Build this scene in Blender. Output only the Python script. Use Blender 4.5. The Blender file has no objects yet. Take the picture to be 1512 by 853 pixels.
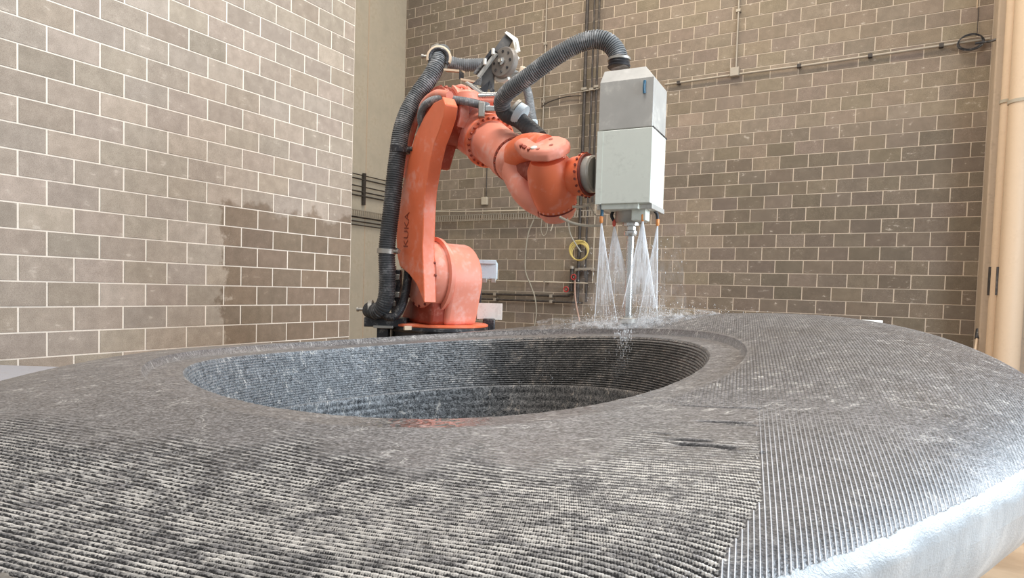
import bpy, bmesh, math, random
import numpy as np
from mathutils import Vector, Matrix
random.seed(7); rng = np.random.default_rng(7)
PI = math.pi
scene = bpy.context.scene
C = scene.collection

# ------------------------------------------------------------------ camera (fitted to the block courses of both walls)
RM = np.array([[0.86035343, 0.50883615, 0.0296267], [0.04729094, -0.02181533, -0.99864291], [-0.5074993, 0.86058693, -0.04283223]])
FPX = 962.93; CX = 745.557; CY = 467.519
cam_d = bpy.data.cameras.new('camera'); cam = bpy.data.objects.new('camera', cam_d); C.objects.link(cam)
cam_d.sensor_width = 36; cam_d.lens = FPX / 1512 * 36; cam_d.clip_start = .05; cam_d.clip_end = 100
cam_d.shift_x = (756 - CX) / 1512; cam_d.shift_y = (CY - 426.5) / 1512
m = Matrix.Identity(4)
for i in range(3):
    m[i][0] = RM[0][i]; m[i][1] = -RM[1][i]; m[i][2] = -RM[2][i]
cam.matrix_world = m
scene.camera = cam

def ray(px, py): return RM.T @ np.array([(px - CX) / FPX, (py - CY) / FPX, 1.0])
def at(px, py, D): return ray(px, py) * D            # world point seen at a pixel at a given distance
def onY(px, py, Y): d = ray(px, py); return d * (Y / d[1])
def onX(px, py, X): d = ray(px, py); return d * (X / d[0])
def onZ(px, py, Z): d = ray(px, py); return d * (Z / d[2])
def proj(P): c = RM @ np.asarray(P, float); return CX + FPX * c[0] / c[2], CY + FPX * c[1] / c[2], c[2]
UP = np.array([0, 0, 1.0]); FW = np.array([-0.50796547, 0.86137743, 0]); RT = np.array([0.86137743, 0.50796547, 0])
FLOOR = -1.25

# ------------------------------------------------------------------ world, lights, exposure
w = bpy.data.worlds.new('world'); scene.world = w; w.use_nodes = True
bg = w.node_tree.nodes['Background']; bg.inputs[0].default_value = (.93, .96, 1, 1); bg.inputs[1].default_value = .54
scene.view_settings.view_transform = 'Standard'; scene.view_settings.look = 'None'
scene.cycles.transparent_max_bounces = 48
scene.view_settings.exposure = 0.0; scene.view_settings.gamma = 1
def area(name, loc, target, sx, sy, power, col):
    l = bpy.data.lights.new(name, 'AREA'); l.shape = 'RECTANGLE'; l.size = sx; l.size_y = sy; l.energy = power; l.color = col
    o = bpy.data.objects.new(name, l); C.objects.link(o); o.location = loc
    o.rotation_euler = (Vector(target) - Vector(loc)).to_track_quat('-Z', 'Y').to_euler(); return o
area('daylight_door', RT * 6.0 + FW * 1.2 + UP * 1.7, RT * .5 + FW * 3.2 + UP * -.3, 4, 3.0, 640, (.76, .88, 1))
area('hall_lamp', (-3.2, 7.9, 7.4), (-3.0, 9.8, 0), 7.0, .9, 320, (1, .86, .68))
area('hall_lamp', (2.0, 8.0, 6.0), (.3, 2.5, -.4), 4.6, .30, 110, (1, .84, .66))
area('hall_lamp', (-1.5, 2.0, 6.2), (-3.4, 4.6, 0), 3.0, 1.0, 290, (1, .95, .90))

# ------------------------------------------------------------------ materials
def mat(name, rgb=(.5, .5, .5), rough=.6, metal=0.0, spec=None):
    M = bpy.data.materials.new(name); M.use_nodes = True; nt = M.node_tree; b = nt.nodes['Principled BSDF']
    b.inputs['Base Color'].default_value = (*rgb, 1); b.inputs['Roughness'].default_value = rough; b.inputs['Metallic'].default_value = metal
    if spec is not None: b.inputs['Specular IOR Level'].default_value = spec
    return M, nt, b
class N:
    def __init__(s, nt): s.nt = nt; s.L = nt.links.new
    def new(s, t, **k):
        n = s.nt.nodes.new(t)
        for a, v in k.items(): setattr(n, a, v)
        return n
    def math(s, op, a, b=None, c=None, clamp=False):
        n = s.new('ShaderNodeMath', operation=op, use_clamp=clamp)
        for i, v in enumerate((a, b, c)):
            if v is None: continue
            if isinstance(v, (int, float)): n.inputs[i].default_value = v
            else: s.L(v, n.inputs[i])
        return n.outputs[0]
    def mix(s, f, a, b, mode='MIX'):
        n = s.new('ShaderNodeMix', data_type='RGBA', blend_type=mode)
        for i, v in ((0, f), (6, a), (7, b)):
            if isinstance(v, (int, float)): n.inputs[i].default_value = v
            elif isinstance(v, tuple): n.inputs[i].default_value = (*v, 1) if len(v) == 3 else v
            else: s.L(v, n.inputs[i])
        return n.outputs[2]
    def ramp(s, f, lo, hi):       # smooth 0..1 between lo and hi
        n = s.new('ShaderNodeMapRange'); n.interpolation_type = 'SMOOTHSTEP'
        s.L(f, n.inputs[0]); n.inputs[1].default_value = lo; n.inputs[2].default_value = hi; return n.outputs[0]
    def noise(s, vec, scale, detail=3, rough=.55, stretch=None, rot=None, dist=0):
        if stretch is not None or rot is not None:
            mp = s.new('ShaderNodeMapping'); s.L(vec, mp.inputs[0])
            if rot: mp.inputs['Rotation'].default_value = rot
            if stretch: mp.inputs['Scale'].default_value = stretch
            vec = mp.outputs[0]
        n = s.new('ShaderNodeTexNoise'); s.L(vec, n.inputs['Vector']); n.inputs['Scale'].default_value = scale
        n.inputs['Detail'].default_value = detail; n.inputs['Roughness'].default_value = rough; n.inputs['Distortion'].default_value = dist
        return n.outputs[0]
    def coord(s, kind='Object'): return s.new('ShaderNodeTexCoord').outputs[kind]
    def pos(s): return s.new('ShaderNodeNewGeometry').outputs['Position']
    def attr(s, name, out='Fac', typ='GEOMETRY'):
        n = s.new('ShaderNodeAttribute', attribute_name=name, attribute_type=typ); return n.outputs[out]
    def bump(s, h, strength, dist, b):
        n = s.new('ShaderNodeBump'); n.inputs['Strength'].default_value = strength; n.inputs['Distance'].default_value = dist
        s.L(h, n.inputs['Height']); s.L(n.outputs[0], b.inputs['Normal'])

def worn(name, rgb, rough=.55, metal=0.0, var=.25, scale=14, dirt=(.3, .25, .2), dirt_amt=.25, bump=.15, edge=None):
    M, nt, b = mat(name, rgb, rough, metal); q = N(nt); v = q.pos()
    n1 = q.noise(v, scale, 5); n2 = q.noise(v, scale * 5, 4)
    c = q.mix(n1, tuple(x * (1 - var) for x in rgb), tuple(min(1, x * (1 + var)) for x in rgb))
    f = q.math('MULTIPLY', q.ramp(q.math('MULTIPLY', n1, q.math('ADD', n2, .5)), .48, .75), dirt_amt)
    c = q.mix(f, c, dirt); q.L(c, b.inputs['Base Color'])
    r = q.math('ADD', q.math('MULTIPLY', n2, .3), rough - .15); q.L(r, b.inputs['Roughness'])
    q.bump(n2, bump, .002, b); return M

def block_material(name, tint_kind, damp_left):
    M, nt, b = mat(name, (.4, .36, .3), .85); q = N(nt); v = q.pos()
    if tint_kind == 'OBJ':
        oi = q.new('ShaderNodeObjectInfo'); tint = oi.outputs['Color']
    else: tint = q.attr('tint', 'Color')
    fine = q.noise(v, 160, 3, .7); mid = q.noise(v, 9, 5, .62); big = q.noise(v, 1.3, 3)
    streak = q.noise(v, 6, 4, .7, stretch=(1, 1, 4))
    c = q.mix(q.ramp(mid, .3, .72), (.86, .855, .85), (1.08, 1.08, 1.09))
    c = q.mix(1.0, c, tint, 'MULTIPLY')
    c = q.mix(q.math('MULTIPLY', q.math('SUBTRACT', fine, .5), 1.1, clamp=True), c, (.66, .6, .5))
    c = q.mix(q.math('MULTIPLY', q.ramp(fine, .52, .3), .35), c, (.13, .11, .09))
    wht = q.math('MULTIPLY', q.ramp(q.math('MULTIPLY', streak, mid), .34, .44), .6)
    c = q.mix(wht, c, (.66, .60, .52))
    if damp_left:                                         # rising damp on the far lower end of the wall, with a ragged edge
        sx = q.new('ShaderNodeSeparateXYZ'); q.L(v, sx.inputs[0])
        e = q.math('ADD', sx.outputs[1], q.math('MULTIPLY', q.noise(v, 3.2, 4, .7), .9))
        d1 = q.ramp(e, 4.62, 4.72)
        zz = q.math('ADD', sx.outputs[2], q.math('MULTIPLY', q.noise(v, 2.1, 4, .7), .9))
        d2 = q.ramp(zz, 1.30, 1.18)
        c = q.mix(q.math('MULTIPLY', q.math('MULTIPLY', d1, d2), .8), c, q.mix(1.0, c, (.50, .43, .36), 'MULTIPLY'))
    q.L(c, b.inputs['Base Color'])
    q.bump(q.math('ADD', fine, q.math('MULTIPLY', mid, .6)), .5, .004, b)
    return M

M_blockL = block_material('concrete_block_left', 'OBJ', True); M_blockL2 = block_material('concrete_block_left_joined', 'ATT', True)
M_blockB = block_material('concrete_block_back', 'OBJ', False); M_blockB2 = block_material('concrete_block_back_joined', 'ATT', False)
M_mortarL = worn('mortar_left', (.92, .85, .75), .9, var=.08, scale=20, dirt=(.5, .43, .35), dirt_amt=.3)
M_mortarB = worn('mortar_back', (.58, .49, .39), .9, var=.15, scale=20, dirt=(.3, .24, .18), dirt_amt=.4)
M_conc = worn('cast_concrete', (.46, .415, .33), .9, var=.22, scale=3, dirt=(.36, .30, .22), dirt_amt=.4)
M_conc2 = worn('pilaster_concrete', (.50, .40, .30), .9, var=.15, scale=5, dirt=(.25, .2, .15), dirt_amt=.3)
M_cream = worn('cream_paint', (.70, .54, .38), .55, var=.06, scale=8, dirt=(.4, .28, .18), dirt_amt=.12, bump=.1)
M_steel = worn('dull_steel', (.42, .40, .36), .45, .7, var=.2)
M_shine = worn('bright_steel', (.62, .61, .58), .25, 1.0, var=.12, dirt_amt=.1)
M_zinc = worn('zinc_conduit', (.40, .36, .30), .5, .5, var=.15)
M_dark = worn('black_iron', (.055, .047, .042), .5, .3, var=.3, dirt=(.25, .21, .17), dirt_amt=.3)
M_black = worn('black_metal', (.03, .03, .034), .45, .2, var=.4, dirt=(.35, .33, .3), dirt_amt=.5)
M_rubber = worn('hose_rubber', (.055, .057, .06), .55, 0, var=.3, scale=10, dirt=(.42, .42, .42), dirt_amt=.28)
M_rubber2 = worn('hose_rubber_dusty', (.16, .17, .175), .6, 0, var=.35, scale=10, dirt=(.5, .5, .5), dirt_amt=.7)
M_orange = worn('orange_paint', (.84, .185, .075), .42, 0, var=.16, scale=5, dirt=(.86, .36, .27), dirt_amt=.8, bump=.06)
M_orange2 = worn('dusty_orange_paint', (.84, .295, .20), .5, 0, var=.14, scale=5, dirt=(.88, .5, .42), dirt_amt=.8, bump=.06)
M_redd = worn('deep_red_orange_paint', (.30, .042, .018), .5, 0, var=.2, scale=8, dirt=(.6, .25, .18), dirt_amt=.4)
M_maroon = worn('bolt_maroon', (.20, .03, .02), .5, 0, var=.2)
M_box = worn('grey_galvanised_cover', (.47, .455, .42), .5, .15, var=.2, scale=7, dirt=(.66, .64, .58), dirt_amt=.6, bump=.08)
M_box2 = worn('pale_coated_cover', (.75, .78, .70), .42, .1, var=.07, scale=9, dirt=(.5, .52, .46), dirt_amt=.35, bump=.08)
M_gun = worn('gunmetal_plate', (.11, .105, .10), .5, .4, var=.25)
M_reel = worn('reel_metal', (.24, .215, .19), .5, .4, var=.25)
M_white = worn('white_board', (.78, .77, .70), .6, 0, var=.05)
M_bluebox = worn('pale_blue_enclosure', (.55, .64, .68), .45, 0, var=.08, scale=25, dirt=(.3, .35, .4), dirt_amt=.5)
M_blue = worn('blue_hose', (.03, .13, .22), .4, 0)
M_tip = worn('orange_nozzle', (.85, .3, .08), .4, 0); M_tipr = worn('red_nozzle', (.75, .12, .08), .4, 0)
M_red = worn('red_valve', (.38, .03, .03), .45, 0, var=.3); M_yellow = worn('yellow_hose', (.62, .50, .16), .5, 0, var=.25)
M_cable = worn('pale_cable', (.55, .5, .4), .6, 0); M_grey = worn('grey_cable', (.34, .32, .26), .6, 0)
M_door = worn('brown_door_wood', (.23, .13, .075), .6, 0, var=.2, scale=4)
M_slab = worn('pale_stone_slab', (.42, .42, .45), .7, 0, var=.1)
M_text = mat('dark_lettering', (.30, .05, .02), .6)[0]
M_rope = worn('dust_line', (.8, .78, .72), .8, 0)

M, nt, b = mat('floor_concrete', (.3, .2, .12), .5); q = N(nt); v = q.pos()
n1 = q.noise(v, 1.1, 5, .6, stretch=(1, 3, 1), rot=(0, 0, .6)); n2 = q.noise(v, 30, 4)
c = q.mix(q.ramp(n1, .3, .7), (.34, .22, .13), (.56, .40, .26)); c = q.mix(q.math('MULTIPLY', n2, .25), c, (.2, .13, .08))
q.L(c, b.inputs['Base Color']); q.L(q.math('ADD', q.math('MULTIPLY', n1, .4), .25), b.inputs['Roughness']); q.bump(n2, .2, .003, b)
M_floor = M

# ------------------------------------------------------------------ mesh helpers
class MB:
    def __init__(s): s.v = []; s.f = []
    def add(s, vs, fs):
        k = len(s.v); s.v += [tuple(map(float, p)) for p in vs]; s.f += [tuple(i + k for i in f) for f in fs]; return s
    def box(s, a, b, frame=None):
        (x0, y0, z0), (x1, y1, z1) = a, b
        vs = [(x, y, z) for z in (z0, z1) for y in (y0, y1) for x in (x0, x1)]
        if frame is not None: o, X, Y, Z = frame; vs = [o + X * p[0] + Y * p[1] + Z * p[2] for p in vs]
        return s.add(vs, [(0, 2, 3, 1), (4, 5, 7, 6), (0, 1, 5, 4), (2, 6, 7, 3), (0, 4, 6, 2), (1, 3, 7, 5)])
    def prism(s, poly, y0, y1, fr=None):                     # poly in (x, z), extruded along y
        n = len(poly); vs = [(p[0], y0, p[1]) for p in poly] + [(p[0], y1, p[1]) for p in poly]
        if fr is not None: o, X, Y, Z = fr; vs = [o + X * p[0] + Y * p[1] + Z * p[2] for p in vs]
        return s.add(vs, [tuple(range(n)), tuple(range(2 * n - 1, n - 1, -1))] + [(i, i + n, (i + 1) % n + n, (i + 1) % n) for i in range(n)])
    def lathe(s, prof, o=(0, 0, 0), ax=(0, 0, 1), n=40, cap=True):   # prof: (radius, height)
        ax = np.array(ax, float); ax /= np.linalg.norm(ax); t = np.array([1, 0, 0]) if abs(ax[0]) < .9 else np.array([0, 1, 0])
        u = np.cross(ax, t); u /= np.linalg.norm(u); w_ = np.cross(ax, u); o = np.array(o, float); vs = []; fs = []
        for r, h in prof:
            for k in range(n):
                a = 2 * PI * k / n; vs.append(o + ax * h + (u * math.cos(a) + w_ * math.sin(a)) * r)
        for i in range(len(prof) - 1):
            for k in range(n):
                fs.append((i * n + k, i * n + (k + 1) % n, (i + 1) * n + (k + 1) % n, (i + 1) * n + k))
        if cap: fs += [tuple(range(n - 1, -1, -1)), tuple((len(prof) - 1) * n + k for k in range(n))]
        return s.add(vs, fs)
    def tube(s, pts, r, n=12, step=None, corr=0, pitch=.014, caps=True, smooth=True):
        P = np.array(pts, float); rr = np.array(r, float) if np.ndim(r) else np.full(len(P), float(r))
        if smooth and len(P) > 2:
            T = np.concatenate([[2 * P[0] - P[1]], P, [2 * P[-1] - P[-2]]]); out = []; ro = []
            for i in range(len(P) - 1):
                a, b_, c_, d = T[i:i + 4]; L = np.linalg.norm(c_ - b_); k = max(2, int(L / (step or max(.02, r if np.ndim(r) == 0 else .04))))
                for j in range(k):
                    t = j / k; out.append(.5 * ((2 * b_) + (-a + c_) * t + (2 * a - 5 * b_ + 4 * c_ - d) * t * t + (-a + 3 * b_ - 3 * c_ + d) * t ** 3)); ro.append(rr[i] * (1 - t) + rr[i + 1] * t)
            out.append(P[-1]); ro.append(rr[-1]); P = np.array(out); rr = np.array(ro)
        if corr:                                                # corrugated hose: resample on the pitch, alternate radii
            seg = np.linalg.norm(np.diff(P, axis=0), axis=1); cum = np.r_[0, np.cumsum(seg)]; tot = cum[-1]; k = int(tot / pitch)
            ss = []; rad = []
            for i in range(k):
                for f_, g in ((0, 1), (.45, 1), (.55, 1 - corr), (.95, 1 - corr)): ss.append((i + f_) * pitch); rad.append(g)
            ss = np.array(ss); P2 = np.stack([np.interp(ss, cum, P[:, j]) for j in range(3)], 1); rr = np.interp(ss, cum, rr) * np.array(rad)
            tg = np.stack([np.interp(ss + .01, cum, P[:, j]) - np.interp(ss - .01, cum, P[:, j]) for j in range(3)], 1); P = P2
        else:
            tg = np.gradient(P, axis=0)
        tg /= np.linalg.norm(tg, axis=1)[:, None] + 1e-12
        u = np.cross(tg[0], [0, 0, 1.0]); u = u if np.linalg.norm(u) > .1 else np.cross(tg[0], [1.0, 0, 0]); vs = []; fs = []
        for i in range(len(P)):
            u = u - tg[i] * (u @ tg[i]); u /= np.linalg.norm(u); w_ = np.cross(tg[i], u)
            for k in range(n): a = 2 * PI * k / n; vs.append(P[i] + (u * math.cos(a) + w_ * math.sin(a)) * rr[i])
        for i in range(len(P) - 1):
            for k in range(n): fs.append((i * n + k, i * n + (k + 1) % n, (i + 1) * n + (k + 1) % n, (i + 1) * n + k))
        if caps: fs += [tuple(range(n - 1, -1, -1)), tuple((len(P) - 1) * n + k for k in range(n))]
        return s.add(vs, fs)
    def build(s, name, m, parent=None, bevel=0, smooth=True, seg=2, loc=None, recalc=True):
        me = bpy.data.meshes.new(name)
        vs = s.v
        if loc is not None: vs = [tuple(np.array(p) - loc) for p in vs]
        me.from_pydata(vs, [], s.f); me.materials.append(m)
        if recalc:
            bm = bmesh.new(); bm.from_mesh(me); bmesh.ops.recalc_face_normals(bm, faces=bm.faces); bm.to_mesh(me); bm.free()
        if smooth: me.shade_smooth()
        o = bpy.data.objects.new(name, me); C.objects.link(o)
        if loc is not None: o.location = tuple(loc)
        if parent: o.parent = parent
        if bevel:
            md = o.modifiers.new('bevel', 'BEVEL'); md.width = bevel; md.segments = seg; md.limit_method = 'ANGLE'; md.angle_limit = math.radians(35)
        if smooth:
            try:
                bm = bmesh.new(); bm.from_mesh(me)
                for e in bm.edges:
                    if len(e.link_faces) == 2 and e.calc_face_angle(0) > math.radians(38): e.smooth = False
                bm.to_mesh(me); bm.free()
            except Exception: pass
        return o
def tag(o, label=None, cat=None, group=None, kind=None):
    if label: o['label'] = label
    if cat: o['category'] = cat
    if group: o['group'] = group
    if kind: o['kind'] = kind
    return o
def empty(name, loc, rz=0):
    o = bpy.data.objects.new(name, None); C.objects.link(o); o.location = tuple(loc); o.rotation_euler = (0, 0, rz); o.empty_display_size = .1; return o

# ------------------------------------------------------------------ floor
tag(MB().box((-14, -6, FLOOR - .2), (8, 11.2, FLOOR)).build('floor', M_floor, smooth=False), kind='structure')

# ------------------------------------------------------------------ block walls
def block_mesh(name, w_, h_, m, axis, gap=.0072, out=.0045, cham=.002):
    # front face towards -Y (axis 'B') or +X (axis 'L'); origin at the lower left front corner of the cell
    a0, a1, b0, b1 = gap, w_ - gap, gap * .8, h_ - gap * .8; c_ = cham
    back = [(a0, .0, b0), (a1, .0, b0), (a1, .0, b1), (a0, .0, b1)]
    mid = [(x, out - c_, z) for x, _, z in back]
    fr = [(a0 + c_, out, b0 + c_), (a1 - c_, out, b0 + c_), (a1 - c_, out, b1 - c_), (a0 + c_, out, b1 - c_)]
    vs = back + mid + fr
    fs = [(0, 1, 5, 4), (1, 2, 6, 5), (2, 3, 7, 6), (3, 0, 4, 7), (4, 5, 9, 8), (5, 6, 10, 9), (6, 7, 11, 10), (7, 4, 8, 11), (8, 9, 10, 11), (3, 2, 1, 0)]
    if axis == 'B': vs = [(x, -y, z) for x, y, z in vs]
    else: vs = [(y, x, z) for x, y, z in vs]; fs = [f[::-1] for f in fs]
    if axis == 'B': pass
    mb = MB().add(vs, fs)
    me = bpy.data.meshes.new(name); me.from_pydata(mb.v, [], mb.f); me.materials.append(m)
    bm = bmesh.new(); bm.from_mesh(me); bmesh.ops.recalc_face_normals(bm, faces=bm.faces); bm.to_mesh(me); bm.free()
    return me
def wall_blocks(parent, cells, axis, m_one, m_join, plane):
    # cells: (u0, z0, w, h, tint, score)
    cells = sorted(cells, key=lambda c_: -c_[5]); cache = {}
    one = [c_ for c_ in cells if c_[5] > 0][:300]; rest = cells[len(one):]
    for u0, z0, w_, h_, t, _ in one:
        key = round(w_, 3)
        if key not in cache: cache[key] = block_mesh('block', w_, h_, m_one, axis)
        o = bpy.data.objects.new('block', cache[key]); C.objects.link(o); o.parent = parent
        j = random.uniform(-.0015, .0015)
        o.location = (u0, plane + j, z0) if axis == 'B' else (plane + j, u0, z0)
        o.color = (*t, 1)
    if rest:
        mb = MB(); cols = []
        for u0, z0, w_, h_, t, _ in rest:
            key = round(w_, 3)
            if key not in cache: cache[key] = block_mesh('block', w_, h_, m_one, axis)
            me = cache[key]; j = random.uniform(-.0015, .0015)
            off = np.array((u0, plane + j, z0) if axis == 'B' else (plane + j, u0, z0))
            mb.add([np.array(v_.co) + off for v_ in me.vertices], [tuple(p.vertices) for p in me.polygons]); cols += [(*t, 1)] * len(me.vertices)
        o = mb.build('blockwork', m_join, parent, smooth=False, recalc=False); tag(o, kind='stuff')
        ca = o.data.color_attributes.new('tint', 'FLOAT_COLOR', 'POINT'); ca.data.foreach_set('color', np.array(cols, dtype=np.float32).ravel())

PXL = -5.785; YL0 = 2.418; ZL0 = 1.949
wl = MB().box((PXL - .2, YL0 - 3.2, FLOOR), (PXL, 6.0, 5.749)).build('wall_left', M_mortarL, smooth=False); tag(wl, kind='structure')
cells = []
j = -19
for j in range(-19, 16):
    ztop = ZL0 - .2 * j; zb = ztop - .2
    par = (j + 1) % 2
    i = -16
    edges = [-16] + [k for k in range(-15, 18) if k % 2 == par] + [17.91]
    for a, b_ in zip(edges[:-1], edges[1:]):
        y0 = YL0 + a * .2; w_ = (b_ - a) * .2
        if zb < FLOOR - .01: continue
        x, y, d = proj((PXL, y0 + w_ / 2, zb + .1)); vis = d > 0 and -20 < x < 540 and -20 < y < 560 and y < 560 - x * .12
        g = random.gauss(1, .05); base = np.array((.425, .366, .305)) * g
        if random.random() < .12: base = base * .9
        if random.random() < .08: base = base * 1.12
        base = base * np.array((random.uniform(.98, 1.03), 1, random.uniform(.96, 1.03)))
        cells.append((y0, zb, w_, .2, tuple(base), (w_ / d / d if d > .1 else 0) if vis else 0))
wall_blocks(wl, cells, 'L', M_blockL, M_blockL2, PXL)

PYB = 10.837; XB0 = -2.7653; ZB0 = .1630
wb = MB().box((-9.25, PYB, FLOOR), (3.4, PYB + .25, 6.563)).build('wall_back', M_mortarB, smooth=False); tag(wb, kind='structure')
cells = []
for K in range(-32, 7):
    ztop = ZB0 - .2 * K; zb = ztop - .2; hh = .2
    par = K % 2
    lo, hi = (-9.0 - XB0) / .2, (1.0 - XB0) / .2
    edges = [lo] + [k for k in range(math.ceil(lo + .15), math.floor(hi - .15) + 1) if k % 2 == par] + [hi]
    for a, b_ in zip(edges[:-1], edges[1:]):
        x0 = XB0 + a * .2; w_ = (b_ - a) * .2
        if w_ < .03: continue
        x, y, d = proj((x0 + w_ / 2, PYB, zb + .1)); vis = 585 < x < 1475 and -15 < y < 500
        if vis and (880 < x < 985 and 95 < y < 300 or 590 < x < 650 and 190 < y < 460): vis = False
        g = random.gauss(1, .055); base = np.array((.250, .200, .150)) * g
        zc = zb + .1; xr = x0 + w_ / 2
        side = min(1, max(0, (xr + 4.3 + random.uniform(-.5, .5)) / 1.4))          # how far into the damp right half
        rise = min(1, max(0, (2.45 + random.uniform(-.28, .28) - zc) / .35)); low_ = min(1, max(0, (1.4 - zc) / 1.2))
        damp = (1 - side) * random.uniform(.76, .93) + side * (1 - rise * random.uniform(.26, .42) - low_ * random.uniform(0, .10))
        if zc < 1.5 and -4.5 < xr < -2.4: damp = random.uniform(.84, 1.04)
        if random.random() < .07: damp *= 1.15
        base = base * damp * np.array((1, random.uniform(.97, 1.03), random.uniform(.93, 1.05)))
        cells.append((x0, zb, w_, hh, tuple(base), w_ / d / d if vis else 0))
wall_blocks(wb, cells, 'B', M_blockB, M_blockB2, PYB)

# recessed cast concrete wall between the two, with a formwork seam
wc = MB().box((-9.25, 5.6, FLOOR), (-9.0, PYB, 6.563)).build('wall_side', M_conc, smooth=False); tag(wc, kind='structure')
tag(MB().box((-9.0, 9.70, FLOOR), (-8.994, 9.725, 6.5)).build('trim_1', M_conc2, wc, smooth=False))
# pilaster, right return and door
pl_ = MB().box((1.0, 10.35, FLOOR), (1.75, PYB, 6.563)).build('wall_right', M_conc2, bevel=.02, smooth=False); tag(pl_, kind='structure')
dr = MB().box((1.75, 10.30, FLOOR), (3.3, 10.40, 2.6)).build('door_1', M_door, smooth=False); tag(dr, kind='structure')
for k in range(6): MB().box((1.80 + k * .25, 10.275, FLOOR + .08), (2.03 + k * .25, 10.30, 2.5)).build('panel', M_door, dr, bevel=.004, smooth=False)
tag(MB().box((1.75, 10.36, 2.6), (3.4, PYB, 6.563)).build('trim_2', M_conc2, smooth=False), kind='structure')

# ------------------------------------------------------------------ the stone ring
Q = dict(c=(-0.2217, 2.96873), a=1.10535, b=1.11377, ph=2.57556)
F3 = np.array([0.00539269, 0.00903957, -0.0037156, 0.03466589, 0.01577888, 0.00181665, -0.00919234])
RE0 = np.array([2.09013459, 0.24044513, -0.07113883, 0.1315804, 0.2612263, 0.04934194, 0.00058383])
BP = np.array([0.00523456, 0.04071174, 0.02453196, 0.05035092, 0.00745033])
HEQ, PW, HB = .2, 3.28988, .5357
LAT0, DD0, H0 = .834981, 4.394579, .220715
def RE_(t): return four(t, 3) @ RE0 + .085 * np.exp(-((np.degrees(t) + 74) / 24) ** 2)
def four(t, n): return np.stack([np.ones_like(t)] + [g(k * t) for k in range(1, n + 1) for g in (np.cos, np.sin)], -1)
def zplane(l, d): return -(H0 - .05 * (l + Q['c'][0] - LAT0) - .03 * (d + Q['c'][1] - DD0))
def rO_(t): return 1 / np.sqrt((np.cos(t - Q['ph']) / Q['a']) ** 2 + (np.sin(t - Q['ph']) / Q['b']) ** 2)
def top_z(r, t):
    rs = rO_(t) + .145; Re = RE_(t); u = np.clip((r - rs) / (Re - rs), 0, 1)
    z0 = four(t, 3) @ F3; bp = four(t, 2) @ BP
    return (z0 + .015) * (1 - u) + bp * 4 * u * (1 - u) - HEQ * (1 - np.sqrt(np.maximum(0, 1 - u ** PW))) + zplane(r * np.cos(t), r * np.sin(t))
_T = rng.random((256, 256))
def vnoise(x, y):
    xi = np.floor(x).astype(int); yi = np.floor(y).astype(int); fx = x - xi; fy = y - yi; fx = fx * fx * (3 - 2 * fx); fy = fy * fy * (3 - 2 * fy)
    a = _T[xi & 255, yi & 255]; b_ = _T[(xi + 1) & 255, yi & 255]; c_ = _T[xi & 255, (yi + 1) & 255]; d = _T[(xi + 1) & 255, (yi + 1) & 255]
    return (a * (1 - fx) + b_ * fx) * (1 - fy) + (c_ * (1 - fx) + d * fx) * fy
def fbm(x, y, o=3): return sum(vnoise(x * 2 ** k + 17 * k, y * 2 ** k + 5 * k) * .5 ** k for k in range(o)) / sum(.5 ** k for k in range(o))
def sst(x, a, b_): t = np.clip((x - a) / (b_ - a), 0, 1); return t * t * (3 - 2 * t)
STONE_O = RT * Q['c'][0] + FW * Q['c'][1]
PL_, PR_ = .0142, .0104

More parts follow.
